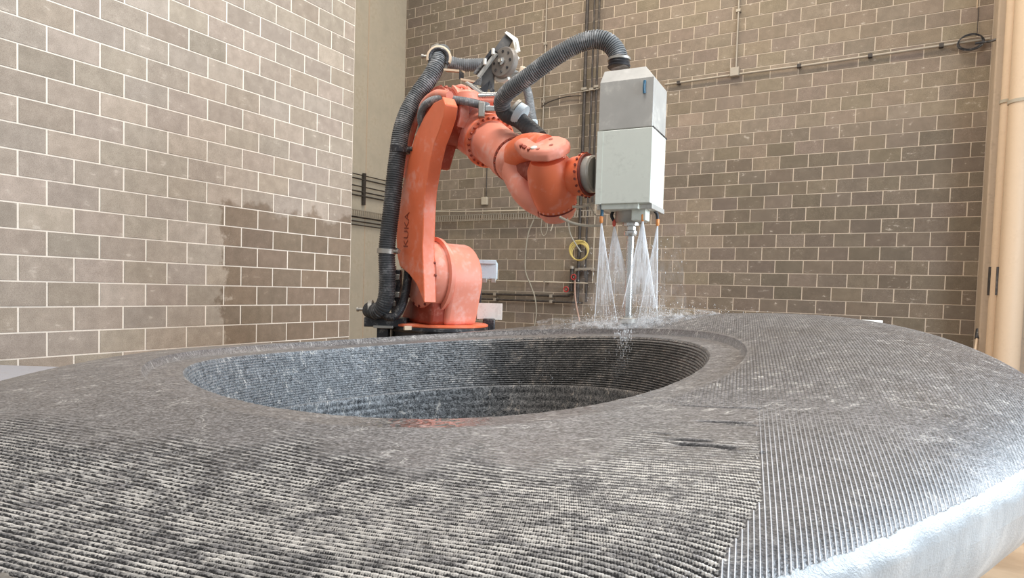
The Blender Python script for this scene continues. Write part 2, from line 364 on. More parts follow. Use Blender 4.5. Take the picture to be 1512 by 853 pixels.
def build_stone():
    # angular samples, dense on the near side
    ta = np.linspace(-PI, PI, 4001); ang = np.degrees(ta)
    wt = 1 + 2.6 * sst(ang, -178, -160) * (1 - sst(ang, 0, 30))
    cw = np.cumsum(wt); cw = (cw - cw[0]) / (cw[-1] - cw[0]); NT = 1650
    t = np.interp(np.arange(NT) / NT, cw, ta)[:, None]
    rO = rO_(t); z0 = four(t[:, 0], 3) @ F3; z0 = z0[:, None]; Re = RE_(t[:, 0])[:, None]; rs = rO + .145
    c_, s_ = np.cos(t), np.sin(t)
    led = .020 - .026 * np.exp(-((np.degrees(t) + 88) / 48) ** 2)      # the ledge dies out on the near side
    R_, Z_, S_ = [], [], []   # radius, height, section id
    # bowl: floor, lower wall, shoulder, upper wall
    for fr in (0.02, .3, .6, .85): R_.append(rO * 0 + .93 * fr); Z_.append(zplane(R_[-1] * c_, R_[-1] * s_) * 0 - 1.06 + 0 * rO); S_.append(0)
    hz = np.linspace(1, 0, 56)
    zb = -1.06
    for h in hz:                      # lower wall up to the shoulder at 40% below
        ztop = z0 - .30 + zplane(1.05 * c_, 1.05 * s_)
        ph = h * 11; groove = .003 * np.abs(np.sin(ph * PI)) ** .6
        R_.append(.955 + (1 - h) * (rO - .105 - .955) - groove + .012 * (fbm(t * 22 + 9, ph * .9 + 0 * t) - .5)); Z_.append(zb * h + ztop * (1 - h)); S_.append(1)
    for h in np.linspace(1, 0, 110):
        ztop = z0 - led - .002 + zplane(rO * c_, rO * s_); zlo = z0 - .30 + zplane(1.05 * c_, 1.05 * s_)
        ph = h * 22; amp = .0045 + .017 * sst(np.degrees(t), -10, 20) * (1 - sst(np.degrees(t), 75, 95))
        groove = amp * (1 - np.abs(np.sin(ph * PI)) ** .7)
        edge = min(1, h * 12)
        R_.append(rO - .070 * h - edge * (amp - groove) * 1 + edge * .007 * (fbm(t * 40, ph * .9 + 0 * t) - .5) + .0); Z_.append(zlo * h + ztop * (1 - h)); S_.append(2)
    for k, e in enumerate(np.linspace(.004, .128, 14)): r = rO + e; R_.append(r); Z_.append(z0 - led + .004 * (e / .13) + zplane(r * c_, r * s_) + .003 * (fbm(r * c_ * 60, r * s_ * 60) - .5)); S_.append(3)
    ntop = 440
    for k in range(ntop):
        u = k / (ntop - 1); u = 1 - (1 - u) ** 1.35; r = rs + (Re - rs) * u * .9995 + (0 if k else -.004)
        R_.append(r); Z_.append(top_z(r, t[:, 0][:, None] * 1.0 if False else t[:, 0])[:, :] if False else np.array([top_z(r[:, 0], t[:, 0])]).T); S_.append(4)
    for v in np.linspace(.04, 1, 26):
        rb = Re * (1 - .45 * (1 - np.cos(v * PI / 2))); R_.append(rb); Z_.append(-HEQ - HB * np.sin(v * PI / 2) + zplane(rb * c_, rb * s_)); S_.append(5)
    rf = Re * .55
    R_.append(rf - .02); Z_.append(rf * 0 + FLOOR); S_.append(6)
    Rr = np.concatenate(R_, 1); Zz = np.concatenate(Z_, 1); S = np.array(S_)
    X = Rr * c_; Y = Rr * s_; deg = np.degrees(t)
    # --- milling passes
    eL = (.9415, -.337); eR = (.337, .9415)
    pl = X * eL[0] + Y * eL[1]; pr = X * eR[0] + Y * eR[1]
    topm = (S == 4)[None, :] * 1.0
    n1 = fbm(X * 7, Y * 7); n2 = fbm(X * 60, Y * 60)
    bx = np.where(pr > -1.33, 1.27, 1.27 + (pr + 1.33) * .30) + .006 * (n2 - .5)
    bx = np.floor(bx / PR_) * PR_ + .0
    isR = ((pl > bx) | ((pl > .62 + .2 * n1) & (pr > -.78)) | (pr > .3)) * 1.0
    isR = np.where((pr <= -.78) & (pl <= bx), 0, isR)
    thr = np.interp(pl, [-1.2, -.44, .5, .9, 1.3], [-1.52, -1.46, -1.34, -1.12, -1.02]) + .30 * (n1 - .5)
    ampL = (1 - isR) * sst(-pr, -thr - .10, -thr + .14) * topm
    ampL = np.where(pl < -1.25, ampL * 0, ampL)
    ampR = isR * topm * sst(Rr - rs, .0, .03)
    uu = (Rr - rs) / (Re - rs)
    uraw = np.interp(deg[:, 0], [-180, -125, -110, -95, -80, -67, -45, -20, 0, 180], [.76, .74, .765, .93, .99, .972, .972, .965, .96, .97])[:, None] + .012 * (n2 - .5)
    raw = (((uu > uraw) & (S == 4)[None, :]) | (S >= 5)[None, :]) * 1.0
    ampL *= 1 - raw; ampR *= 1 - raw
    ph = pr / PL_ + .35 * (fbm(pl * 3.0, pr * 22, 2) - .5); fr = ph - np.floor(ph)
    # saw cut: a steep shaded riser, a gentle crest with chipped lip
    chip = fbm(pl * 45, np.floor(ph) * 7.3, 2)
    deep = .0065 * sst(-pr, 1.15, 1.75) + .0040
    prof = np.where(fr < .42, -1 + 0 * fr, 0) + np.where((fr >= .42) & (fr < .55), -1 + (fr - .42) / .13, 0)
    prof = prof + np.where(fr > .92, -(fr - .92) / .08, 0)
    prof = prof * (.7 + .6 * chip)
    phR = pl / PR_; frR = phR - np.floor(phR); fin = np.exp(-((frR - .5) / .17) ** 2)
    farR = sst(pr, -1.1, -.3)
    Zz = Zz + ampL * deep * prof + ampR * (.0022 * (fin - .5) * (1 - 2 * farR) + .0008 * (n2 - .5))
    Zz = Zz + topm * .0012 * (fbm(X * 30, Y * 60) - .5)
    # long dark chips between the two milled areas
    gash = np.zeros_like(X)
    for gl0, gl1, gr, wd in ((1.03, 1.30, -.785, .006), (1.10, 1.27, -.905, .010), (1.17, 1.29, -.922, .007), (1.02, 1.18, -1.035, .009), (1.05, 1.24, -1.065, .016), (1.16, 1.30, -1.085, .010), (.98, 1.08, -1.00, .005)):
        along = sst(pl, gl0, gl0 + .08) * (1 - sst(pl, gl1 - .06, gl1)); g_ = along * 1.8 * np.exp(-((pr - gr + .006 * (n1 - .5) * 4 + .03 * (pl - gl0)) / (wd * .42)) ** 2 * 1.0)
        gash = np.maximum(gash, g_)
    gash *= (S == 4)[None, :]
    gash = np.minimum(gash, 1); Zz = Zz - .014 * gash
    # rough-sawn outer face
    rawn = ((S >= 4)[None, :]) * raw
    Rr = Rr + rawn * .012 * (fbm(deg * .25 + 0 * Zz, Zz * 14) - .5)
    X = Rr * c_; Y = Rr * s_
    nT, nR = X.shape
    co = np.stack([X, Y, Zz], -1).reshape(-1, 3).astype(np.float32)
    idx = np.arange(nT * nR).reshape(nT, nR); a = idx[:, :-1]; b2 = idx[:, 1:]; a2 = np.roll(idx, -1, 0)[:, :-1]; b3 = np.roll(idx, -1, 0)[:, 1:]
    quads = np.stack([a, b2, b3, a2], -1)            # (nT, nR-1, 4)
    Smid = S[:-1]
    def make(name, m, cols, parent=None):
        sel = quads[:, cols].reshape(-1, 4)
        used, inv = np.unique(sel, return_inverse=True); inv = inv.reshape(-1, 4)
        me = bpy.data.meshes.new(name); me.vertices.add(len(used)); me.vertices.foreach_set('co', co[used].ravel())
        me.loops.add(inv.size); me.loops.foreach_set('vertex_index', inv[:, ::-1].ravel().astype(np.int32))
        me.polygons.add(len(inv)); me.polygons.foreach_set('loop_start', (np.arange(len(inv)) * 4).astype(np.int32)); me.polygons.foreach_set('loop_total', np.full(len(inv), 4, np.int32))
        me.update(calc_edges=True)
        zl = np.stack([np.broadcast_to(k, X.shape) for k in (ampL, ampR, raw + 0 * X, np.clip(gash, 0, 1))], -1).reshape(-1, 4)[used].astype(np.float32)
        ca = me.color_attributes.new('zone', 'FLOAT_COLOR', 'POINT'); ca.data.foreach_set('color', zl.ravel())
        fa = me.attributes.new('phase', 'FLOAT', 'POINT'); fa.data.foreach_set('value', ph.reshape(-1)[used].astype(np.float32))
        me.materials.append(m); me.validate(); me.shade_smooth()
        o = bpy.data.objects.new(name, me); C.objects.link(o)
        if parent: o.parent = parent
        return o
    # materials
    def stone_mat(name, inner):
        M, nt, b = mat(name, (.2, .2, .2), .5); q = N(nt); v = q.coord('Object')
        sx = q.new('ShaderNodeSeparateXYZ'); q.L(v, sx.inputs[0]); x, y, z = sx.outputs
        sp = q.noise(v, 60, 3, .7, stretch=(1, 3.0, 1), rot=(0, 0, .9)); sp2 = q.noise(v, 220, 2, .6, stretch=(.5, 1, 1), rot=(0, 0, .5)); big = q.noise(v, 2.2, 4, .6)
        mid = q.noise(v, 12, 4, .65, stretch=(1, 2.2, 1), rot=(0, 0, 1.0), dist=.6)
        vein = q.noise(v, 3.0, 5, .6, stretch=(1, 2.6, 1), rot=(0, 0, 1.2), dist=1.2)
        vn = q.math('SUBTRACT', 1, q.ramp(q.math('ABSOLUTE', q.math('SUBTRACT', vein, .5)), .0, .012))
        vn = q.math('MULTIPLY', vn, q.ramp(mid, .42, .62))
        zc = q.new('ShaderNodeSeparateColor'); q.L(q.attr('zone', 'Color'), zc.inputs[0]); aL, aR, rw = zc.outputs
        ga = q.attr('zone', 'Alpha')
        dark = (.024, .027, .031) if inner else (.027, .026, .027)
        light = (.41, .435, .455) if inner else (.40, .378, .372)
        f = q.math('ADD', q.math('MULTIPLY', q.ramp(sp, .40, .68), .52), q.math('MULTIPLY', q.ramp(sp2, .42, .66), .50))
        f = q.math('ADD', f, q.math('MULTIPLY', q.math('SUBTRACT', mid, .5), .45), clamp=True)
        c = q.mix(f, dark, light)
        c = q.mix(q.math('MULTIPLY', vn, .85), c, (.72, .69, .64))
        if inner: c = q.mix(q.math('MULTIPLY', q.ramp(x, -.15, .55), .75), c, q.mix(1.0, c, (.86, .70, .56), 'MULTIPLY'))
        if not inner:
            # passes: broken crest lips are bruised pale, shade of wet cut floors painted dark
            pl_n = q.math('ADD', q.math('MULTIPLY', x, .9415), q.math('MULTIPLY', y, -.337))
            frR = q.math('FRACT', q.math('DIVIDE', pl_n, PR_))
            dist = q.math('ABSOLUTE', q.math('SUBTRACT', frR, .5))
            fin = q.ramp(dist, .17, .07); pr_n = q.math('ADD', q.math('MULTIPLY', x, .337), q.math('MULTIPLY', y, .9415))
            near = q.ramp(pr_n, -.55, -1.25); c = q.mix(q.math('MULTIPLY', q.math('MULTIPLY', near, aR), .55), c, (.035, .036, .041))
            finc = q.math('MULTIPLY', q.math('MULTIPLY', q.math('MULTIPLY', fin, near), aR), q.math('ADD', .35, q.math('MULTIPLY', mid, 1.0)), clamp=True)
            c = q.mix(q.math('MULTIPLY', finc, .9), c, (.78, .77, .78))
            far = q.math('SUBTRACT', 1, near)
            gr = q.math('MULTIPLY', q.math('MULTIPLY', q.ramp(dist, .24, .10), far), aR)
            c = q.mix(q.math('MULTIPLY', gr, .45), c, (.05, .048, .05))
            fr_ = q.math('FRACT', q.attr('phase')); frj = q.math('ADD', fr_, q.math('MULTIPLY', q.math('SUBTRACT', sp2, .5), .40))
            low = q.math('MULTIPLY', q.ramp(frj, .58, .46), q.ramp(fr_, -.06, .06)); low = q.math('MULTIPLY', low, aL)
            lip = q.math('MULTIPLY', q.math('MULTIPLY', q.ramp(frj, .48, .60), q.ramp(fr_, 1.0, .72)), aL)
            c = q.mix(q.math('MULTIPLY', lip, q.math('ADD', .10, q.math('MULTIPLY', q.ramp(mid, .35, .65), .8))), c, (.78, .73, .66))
            c = q.mix(q.math('MULTIPLY', low, .96), c, (.016, .013, .012))  # groove and riser shade put into the colour
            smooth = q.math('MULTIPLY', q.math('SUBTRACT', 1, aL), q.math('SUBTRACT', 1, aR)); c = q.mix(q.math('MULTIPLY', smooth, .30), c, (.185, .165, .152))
        rawc = q.mix(q.ramp(q.noise(v, 9, 5, .6, stretch=(1, 1, .4)), .3, .75), (.34, .37, .39), (.54, .57, .58))
        rust = q.ramp(x, -.2, -.6); rawc = q.mix(q.math('MULTIPLY', rust, .9), rawc, q.mix(mid, (.08, .07, .055), (.28, .24, .2)))
        c = q.mix(rw, c, rawc)
        c = q.mix(q.math('MULTIPLY', ga, .9), c, (.015, .014, .014))
        q.L(c, b.inputs['Base Color'])
        wet = q.ramp(big, .35, .65)
        pud = q.math('MULTIPLY', q.ramp(q.math('ADD', q.math('ABSOLUTE', q.math('ADD', x, .0)), q.math('MULTIPLY', sp, .12)), .30, .16), q.ramp(q.math('ABSOLUTE', q.math('ADD', y, 1.17)), .10, .05))
        r = q.math('SUBTRACT', q.math('ADD', .33, q.math('MULTIPLY', sp, .22)), q.math('MULTIPLY', wet, .13)); r = q.math('MULTIPLY', r, q.math('SUBTRACT', 1, q.math('MULTIPLY', pud, .92))); q.L(r, b.inputs['Roughness'])
        b.inputs['Specular IOR Level'].default_value = .55
        hgt = q.math('ADD', q.math('MULTIPLY', sp, .6), q.math('MULTIPLY', sp2, .5))
        if not inner: hgt = q.math('ADD', hgt, q.math('MULTIPLY', q.math('MULTIPLY', fin, aR), q.math('SUBTRACT', q.math('MULTIPLY', near, 1.6), .8)))
        q.bump(q.math('MULTIPLY', hgt, q.math('SUBTRACT', 1, q.math('MULTIPLY', pud, .99))), .55, .004, b)
        return M
    root = empty('carved_stone_ring', (STONE_O[0], STONE_O[1], 0), math.atan2(RT[1], RT[0]))
    tag(root, 'large round grey granite ring with a deep central bowl and milled grooves on top', 'stone sculpture')
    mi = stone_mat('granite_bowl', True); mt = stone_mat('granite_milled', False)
    tag(make('bowl_wall', mi, np.where(Smid <= 2)[0], root), 'blue-grey inner wall cut in level grooves')
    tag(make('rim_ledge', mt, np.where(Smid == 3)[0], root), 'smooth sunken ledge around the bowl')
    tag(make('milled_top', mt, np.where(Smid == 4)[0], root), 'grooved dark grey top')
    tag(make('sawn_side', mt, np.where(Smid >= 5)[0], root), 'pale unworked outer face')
build_stone()
def stone_top(P):      # height of the stone's top under a world point
    l = P @ RT - Q['c'][0]; d = P @ FW - Q['c'][1]
    r, t = np.array([math.hypot(l, d)]), np.array([math.atan2(d, l)]); return float(top_z(r, t)[0]), float(r[0])

# ------------------------------------------------------------------ robot
RBO = at(648, 478, 5.3); _th = math.radians(36)
XH = math.sin(_th) * RT - math.cos(_th) * FW; YH = np.cross(UP, XH)
def L2W(p): return RBO + XH * p[0] + YH * p[1] + UP * p[2]
def W2L(P): v = np.asarray(P) - RBO; return np.array([v @ XH, v @ YH, v[2]])
def RP(px, py, y): d = ray(px, py); return W2L(d * ((RBO @ YH + y) / (d @ YH)))
def RD(px, py, D): return W2L(at(px, py, D))
robot = empty('robot_arm', RBO, math.atan2(XH[1], XH[0]))
tag(robot, 'orange six-axis industrial robot arm reaching over the stone, wrapped in black hoses', 'robot')

# base: plinth, dark ring, orange turntable flange
b_ = MB().lathe([(.37, -.14), (.385, -.13), (.385, -.05), (.40, -.045), (.40, -.012)], n=64)
b_.box((-.34, -.34, FLOOR - RBO[2]), (.34, .34, -.16)); b_.lathe([(.30, -.17), (.30, -.14)])
base = b_.build('base', M_black, robot, bevel=.008)
MB().lathe([(.395, -.012), (.40, -.008), (.40, .004), (.385, .010), (.30, .012)], n=64).build('turntable', M_orange, robot)
tp = RD(602, 484, 4.93); tag(MB().box(tuple(tp - (.01, .03, .016)), tuple(tp + (.01, .03, .016))).build('type_plate', M_cream, base and robot, bevel=.002), 'small tan type plate')
# turning column: two cheeks and a body in between
A2 = (.17, .385)
def tomb(c, r, zb, x0, x1, n=26, a0=-20, a1=200):
    pts = [(x0, zb)]; pts = [(x1, zb)]
    for k in range(n + 1): a = math.radians(a0 + (a1 - a0) * k / n); pts.append((c[0] + r * math.cos(a), c[1] + r * math.sin(a)))
    pts.append((x0, zb)); return pts
col_ = MB().prism(tomb((.13, .36), .285, .01, -.27, .33), -.14, .15).build('column', M_orange2, robot, bevel=.035, seg=3)
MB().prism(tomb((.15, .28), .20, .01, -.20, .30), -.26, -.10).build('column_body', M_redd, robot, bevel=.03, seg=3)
# shoulder joint drum between link arm and column
sh = MB(); sh.lathe([(.0, -.285), (.20, -.285), (.245, -.27), (.262, -.24), (.265, -.17), (.285, -.16), (.285, -.13), (.2, -.12)], (A2[0], 0, A2[1]), (0, 1, 0), n=56)
sh.build('shoulder_drum', M_orange2, robot)
rg = MB().lathe([(.268, -.178), (.298, -.172), (.298, -.148), (.27, -.140)], (A2[0], 0, A2[1]), (0, 1, 0), n=56, cap=False)
rg.tube([(A2[0] + .29 * math.cos(a), -.162, A2[1] + .29 * math.sin(a)) for a in np.linspace(1.9, 2.7, 8)], .022, n=8)
rg.build('shoulder_ring', M_orange2, robot)
bs = MB()
for k in range(16):
    a = 2 * PI * k / 16; bs.lathe([(.011, -.02), (.011, -.0)], (A2[0] + .235 * math.cos(a), -.262, A2[1] + .235 * math.sin(a)), (0, 1, 0), n=8)
tag(bs.build('bolt', M_maroon, robot), kind='stuff')

# link arm: traced side outline, chamfered, hollow at the back near the top
left = [RP(x, y, -.375) for x, y in [(626, 447), (615, 420), (604, 405), (590, 393), (586, 375), (585, 350), (587, 319), (592, 288), (597, 259), (604, 228), (613, 200), (626, 172), (640, 152), (652, 146)]]
right = [RP(x, y, -.275) for x, y in [(671, 146), (676, 158), (673, 176), (667, 195), (659, 215), (653, 240), (649, 262), (645, 285), (643, 315), (642, 350), (641, 365)]] + [RP(625, 405, -.375)]
poly = [(p[0], p[2]) for p in left] + [(p[0], p[2]) for p in right]
la = MB().prism(poly, -.375, -.272).build('link_arm', M_orange, robot, bevel=.014, seg=3)
# second, thinner web behind and the pale rim that closes the hollow back
rim = [RP(x, y, -.30) for x, y in [(596, 262), (601, 228), (606, 206), (612, 184), (621, 162), (632, 147), (646, 139), (664, 141)]]
MB().tube([tuple(p) for p in rim], [.02, .022, .024, .026, .028, .032, .034, .03], n=10).build('arm_rim', M_orange2, robot)
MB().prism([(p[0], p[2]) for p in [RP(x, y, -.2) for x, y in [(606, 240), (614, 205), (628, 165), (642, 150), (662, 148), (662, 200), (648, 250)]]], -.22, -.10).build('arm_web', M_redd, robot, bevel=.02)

# elbow: stacked drums on the horizontal axis
EL = RP(672, 176, -.10); ec = (EL[0], EL[2])
def drum(name, y0, y1, r, m, ch=.012):
    return MB().lathe([(0, y0), (r - ch, y0), (r, y0 + ch), (r, y1 - ch), (r - ch, y1), (0, y1)], (ec[0], 0, ec[1]), (0, 1, 0), n=56, cap=False).build(name, m, robot)
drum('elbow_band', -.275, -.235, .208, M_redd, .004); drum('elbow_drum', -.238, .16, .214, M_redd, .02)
bb = MB()
for k in range(18):
    a = 2 * PI * k / 18; bb.lathe([(.010, 0), (.010, .014)], (ec[0] + .203 * math.cos(a), -.252, ec[1] + .203 * math.sin(a)), (math.cos(a), 0, math.sin(a)), n=8)
tag(bb.build('elbow_bolt', M_redd, robot), kind='stuff')
# strap-like cover on the elbow, with a pale tip
cv = MB()
for k in range(9):
    a0, a1 = math.radians(62 - k * 10), math.radians(62 - (k + 1) * 10)
    for (aa, ab) in ((a0, a1),):
        vs = [(ec[0] + r * math.cos(a), y, ec[1] + r * math.sin(a)) for a in (aa, ab) for r in (.20, .236) for y in (-.20, -.125)]
        cv.add(vs, [(0, 1, 3, 2), (4, 6, 7, 5), (2, 3, 7, 6), (0, 4, 5, 1), (0, 2, 6, 4), (1, 5, 7, 3)])
strap = cv.build('elbow_cover', M_orange2, robot, smooth=False)
# upper arm housing from the elbow to the wrist
P0 = np.array([ec[0] - .02, .04, ec[1] + .0]); R1 = RD(722, 208, 4.78); R2 = RD(760, 236, 4.45)
ua = MB().tube([tuple(P0 + (R1 - P0) * -.35), tuple(P0), tuple(P0 + (R1 - P0) * .45), tuple(R1)], [.13, .20, .20, .178], n=40, step=.03)
ua.build('upper_arm', M_orange2, robot)
axd = (R2 - R1) / np.linalg.norm(R2 - R1)
MB().lathe([(.165, -.012), (.192, -.010), (.195, .0), (.195, .022), (.185, .03), (.165, .032)], R1, axd, n=56).build('flange_ring', M_orange, robot)
bt = MB(); _u = np.cross(axd, [0, 0, 1]); _u /= np.linalg.norm(_u); _w = np.cross(axd, _u)
for k in range(26):
    a = 2 * PI * k / 26; bt.lathe([(.009, .0), (.009, .012), (.006, .016)], R1 + axd * .030 + (_u * math.cos(a) + _w * math.sin(a)) * .175, axd, n=8)
tag(bt.build('flange_bolt', M_redd, robot), kind='stuff')
Lf = np.linalg.norm(R2 - R1)
fa = MB().lathe([(.158, .03), (.155, .06), (.150, Lf * .5), (.150, Lf * .72), (.158, Lf * .78), (.158, Lf - .01)], R1, axd, n=56)
fa.build('forearm_tube', M_orange2, robot)
MB().lathe([(.145, -.012), (.145, .012)], R2, axd, n=48).build('forearm_band', M_maroon, robot)
bt = MB()
for k in range(24):
    a = 2 * PI * k / 24; bt.lathe([(.008, .0), (.008, .02)], R2 - axd * .010 + (_u * math.cos(a) + _w * math.sin(a)) * .148, axd, n=8)
tag(bt.build('flange_bolt', M_redd, robot), kind='stuff')
# wrist fork
HC = RD(818, 262, 4.12)
f1 = MB().lathe([(.15, .01), (.152, .03), (.148, .07), (.12, .10)], R2, axd, n=48)
f1.tube([tuple(R2 + axd * .05), tuple(RD(768, 266, 4.36)), tuple(RD(782, 290, 4.28)), tuple(RD(806, 303, 4.22))], [.138, .10, .088, .09], n=28, step=.02)
f1.build('wrist_fork', M_orange2, robot)
MB().tube([tuple(R2 + axd * .04), tuple(RD(772, 222, 4.28)), tuple(RD(788, 216, 4.16)), tuple(RD(806, 218, 4.03))], [.135, .098, .085, .08], n=28, step=.02).build('wrist_fork', M_orange, robot)
# hand axis drum (near vertical), its caps and the slotted top hood
Ht = RD(808, 226, 3.99); Hb = RD(822, 306, 4.20); ha = Ht - Hb; ha /= np.linalg.norm(ha); HL = np.linalg.norm(Ht - Hb)
MB().lathe([(.10, -.02), (.122, .004), (.127, .02), (.136, .05), (.150, .12), (.152, HL * .55), (.142, HL * .75), (.122, HL * .85), (.11, HL * .9)], Hb, ha, n=56).build('wrist_drum', M_orange, robot)
MB().lathe([(.118, .0), (.127, .004), (.127, .012), (.118, .014)], Hb - ha * .004, ha, n=56).build('wrist_seam', M_maroon, robot)
MB().lathe([(.0, -.085), (.06, -.082), (.10, -.066), (.120, -.03), (.124, -.002)], Hb, ha, n=56, cap=False).build('wrist_cap', M_orange2, robot)
bt = MB(); hu = np.cross(ha, [0, 1, 0]); hu /= np.linalg.norm(hu); hw = np.cross(ha, hu)
for k in range(24):
    a = 2 * PI * k / 24; rd = hu * math.cos(a) + hw * math.sin(a); bt.lathe([(.008, .0), (.008, .012)], Hb + ha * .022 + rd * .122, rd, n=8)
tag(bt.build('wrist_bolt', M_orange2, robot), kind='stuff')
hood_poly = [(-.27, .055), (-.20, .09), (-.08, .125), (.03, .135), (.11, .10), (.145, .03), (.135, -.05), (.08, -.11), (-.03, -.125), (-.12, -.09), (-.20, -.03), (-.265, .02)]
hx = (RD(836, 222, 4.05) - RD(765, 212, 4.25)); hx -= ha * (hx @ ha); hx /= np.linalg.norm(hx); hy = np.cross(ha, hx)
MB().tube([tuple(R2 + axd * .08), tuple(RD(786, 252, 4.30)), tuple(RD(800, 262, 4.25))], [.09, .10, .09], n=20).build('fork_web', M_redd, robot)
hc = Ht + ha * .012
mh = MB(); n_ = len(hood_poly)
lo_ = [hc + hx * a * 1.0 + hy * c_ * 1.02 - ha * .015 for a, c_ in hood_poly]; mi_ = [hc + hx * a + hy * c_ + ha * .022 for a, c_ in hood_poly]; hi_ = [hc + hx * a * .84 + hy * c_ * .84 + ha * .052 for a, c_ in hood_poly]
mh.add(lo_ + mi_ + hi_, [(i, (i + 1) % n_, (i + 1) % n_ + n_, i + n_) for i in range(n_)] + [(i + n_, (i + 1) % n_ + n_, (i + 1) % n_ + 2 * n_, i + 2 * n_) for i in range(n_)] + [tuple(range(2 * n_, 3 * n_)), tuple(range(n_ - 1, -1, -1))])
hood = mh.build('wrist_hood', M_orange2, robot, bevel=.012, seg=3)
for k, (a, c_) in enumerate([(-.17, -.045), (-.135, -.06), (-.115, -.072), (-.07, -.09), (.0, -.085), (.06, -.02), (.0, .06)]):
    pc = hc + hx * a * .9 + hy * c_ * .98 + ha * .046
    MB().lathe([(.013, -.012), (.013, .008)], pc, ha, n=10).build('slot', M_redd, hood)
pc = hc - hx * .035 - hy * .075 + ha * .05; tag(MB().lathe([(.020, 0), (.020, .008), (.012, .012)], pc, ha, n=14).build('grease_cap', M_white, hood), 'pale round plug')
# hand flange towards the spindle
FL = RD(868, 258, 3.98); fdir = FL - RD(835, 262, 4.08); fdir /= np.linalg.norm(fdir); Lh = np.linalg.norm(FL - HC)
MB().lathe([(.10, -.17), (.118, -.09), (.124, -.03), (.132, -.025), (.132, .0)], FL, fdir, n=48).build('hand_flange', M_orange, robot)
MB().lathe([(.128, .0), (.128, .012)], FL, fdir, n=48).build('flange_band', M_maroon, robot)
bt = MB(); hu = np.cross(fdir, [0, 0, 1]); hu /= np.linalg.norm(hu); hw = np.cross(fdir, hu)
for k in range(20):
    a = 2 * PI * k / 20; rd = hu * math.cos(a) + hw * math.sin(a); bt.lathe([(.008, -.012), (.008, .012)], FL - fdir * .012 + rd * .128, rd, n=8)
tag(bt.build('hand_bolt', M_maroon, robot), kind='stuff')

# boxes at the back of the robot base
def pbox(name, m, px0, py0, px1, py1, D, depth, parent, bevel=.006, world=True):
    a = at(px0, py1, D); b2 = at(px1, py0, D); wv = (b2 - a) @ RT; hv = b2[2] - a[2]
    o_ = np.array([a[0], a[1], a[2]]); X_, Y_, Z_ = RT, FW, UP
    mb = MB().box((0, 0, 0), (wv, depth, hv), (o_, X_, Y_, Z_)); mb.v = [tuple(W2L(p)) for p in mb.v]
    return mb.build(name, m, parent, bevel=bevel)
ebx = pbox('connector_box', M_bluebox, 704, 387, 735, 412, 5.65, .16, robot, .012)
tag(ebx, 'pale blue-grey connector box'); pbox('box_lid', M_bluebox, 702, 384, 733, 389, 5.60, .2, ebx, .006)
for k in range(2): pbox('latch', M_steel, 712 + k * 13, 411, 719 + k * 13, 417, 5.63, .05, ebx, .003)
pbox('box_bracket', M_black, 700, 395, 712, 470, 5.75, .05, robot)
tag(pbox('cover_plate', M_white, 704, 448, 742, 471, 5.55, .03, robot, .002), 'white rectangular plate')
pbox('motor', M_black, 712, 471, 731, 500, 5.45, .14, robot, .01)
# left side bracket carrying the hoses at the base
def wtube(name, pts, r, m, parent=robot, **k):
    mb = MB().tube([W2L(p) if parent is robot or parent.parent is robot else p for p in pts], r, **k); return mb.build(name, m, parent, recalc=False)
pbox('hose_bracket', M_black, 537, 470, 600, 482, 5.02, .22, robot, .006)
pbox('bracket_leg', M_black, 556, 482, 573, 505, 5.05, .12, robot, .004)
pbox('bracket_plate', M_steel, 551, 481, 580, 484, 5.0, .20, robot, .002)
lbk = pbox('cable_carrier', M_black, 577, 398, 592, 462, 5.06, .10, robot, .01)
for k in range(5): pbox('clip', M_steel, 577 + (k % 2) * 6, 392 + k * 13, 584 + (k % 2) * 6, 400 + k * 13, 5.02, .05, lbk, .004)

# hoses
D1 = 4.92
H1 = [at(x, y, d) for x, y, d in [(546, 457, 5.08), (556, 460, 5.0), (566, 452, 4.96), (571, 435, 4.94), (572, 405, 4.92), (571, 375, 4.92), (574, 340, 4.92), (579, 300, 4.92), (583, 260, 4.92), (588, 222, 4.92), (592, 195, 4.92), (602, 165, 4.92), (618, 138, 4.92), (634, 116, 4.93), (645, 96, 4.95), (649, 80, 5.0), (655, 78, 5.08)]]
wtube('hose', H1[:10], .064, M_rubber, corr=.08, pitch=.017, n=20); wtube('hose', H1[9:], .064, M_rubber2, corr=.12, pitch=.015, n=20)
H2 = [at(x, y, d) for x, y, d in [(648, 84, 5.06), (662, 92, 5.1), (682, 96, 5.12), (705, 96, 5.12), (728, 96, 5.1), (752, 108, 5.02), (770, 118, 4.9), (779, 135, 4.8), (783, 158, 4.72), (788, 185, 4.62), (795, 205, 4.5)]]
wtube('hose', H2, [.055, .053, .05, .05, .05, .045, .034, .032, .032, .032, .032], M_rubber2, corr=.08, pitch=.016, n=18)
H3 = [at(x, y, d) for x, y, d in [(603, 398, 5.02), (600, 425, 5.0), (594, 450, 4.97), (585, 465, 4.95), (574, 468, 4.95), (563, 461, 5.0), (556, 452, 5.05)]]
wtube('hose', H3, .033, M_black, corr=.06, pitch=.012, n=14)
H4 = [at(x, y, d) for x, y, d in [(628, 200, 4.9), (623, 185, 4.82), (622, 168, 4.76), (629, 154, 4.7), (643, 147, 4.66), (665, 147, 4.64), (690, 150, 4.63), (707, 154, 4.63), (722, 158, 4.66)]]
wtube('hose', H4, .029, M_rubber2, corr=.07, pitch=.013, n=14)
H5 = [at(x, y, d) for x, y, d in [(740, 150, 4.42), (744, 165, 4.42), (754, 172, 4.42), (768, 178, 4.40), (782, 190, 4.34), (798, 205, 4.26)]]
wtube('hose', H5, .056, M_rubber, corr=.04, pitch=.03, n=20)
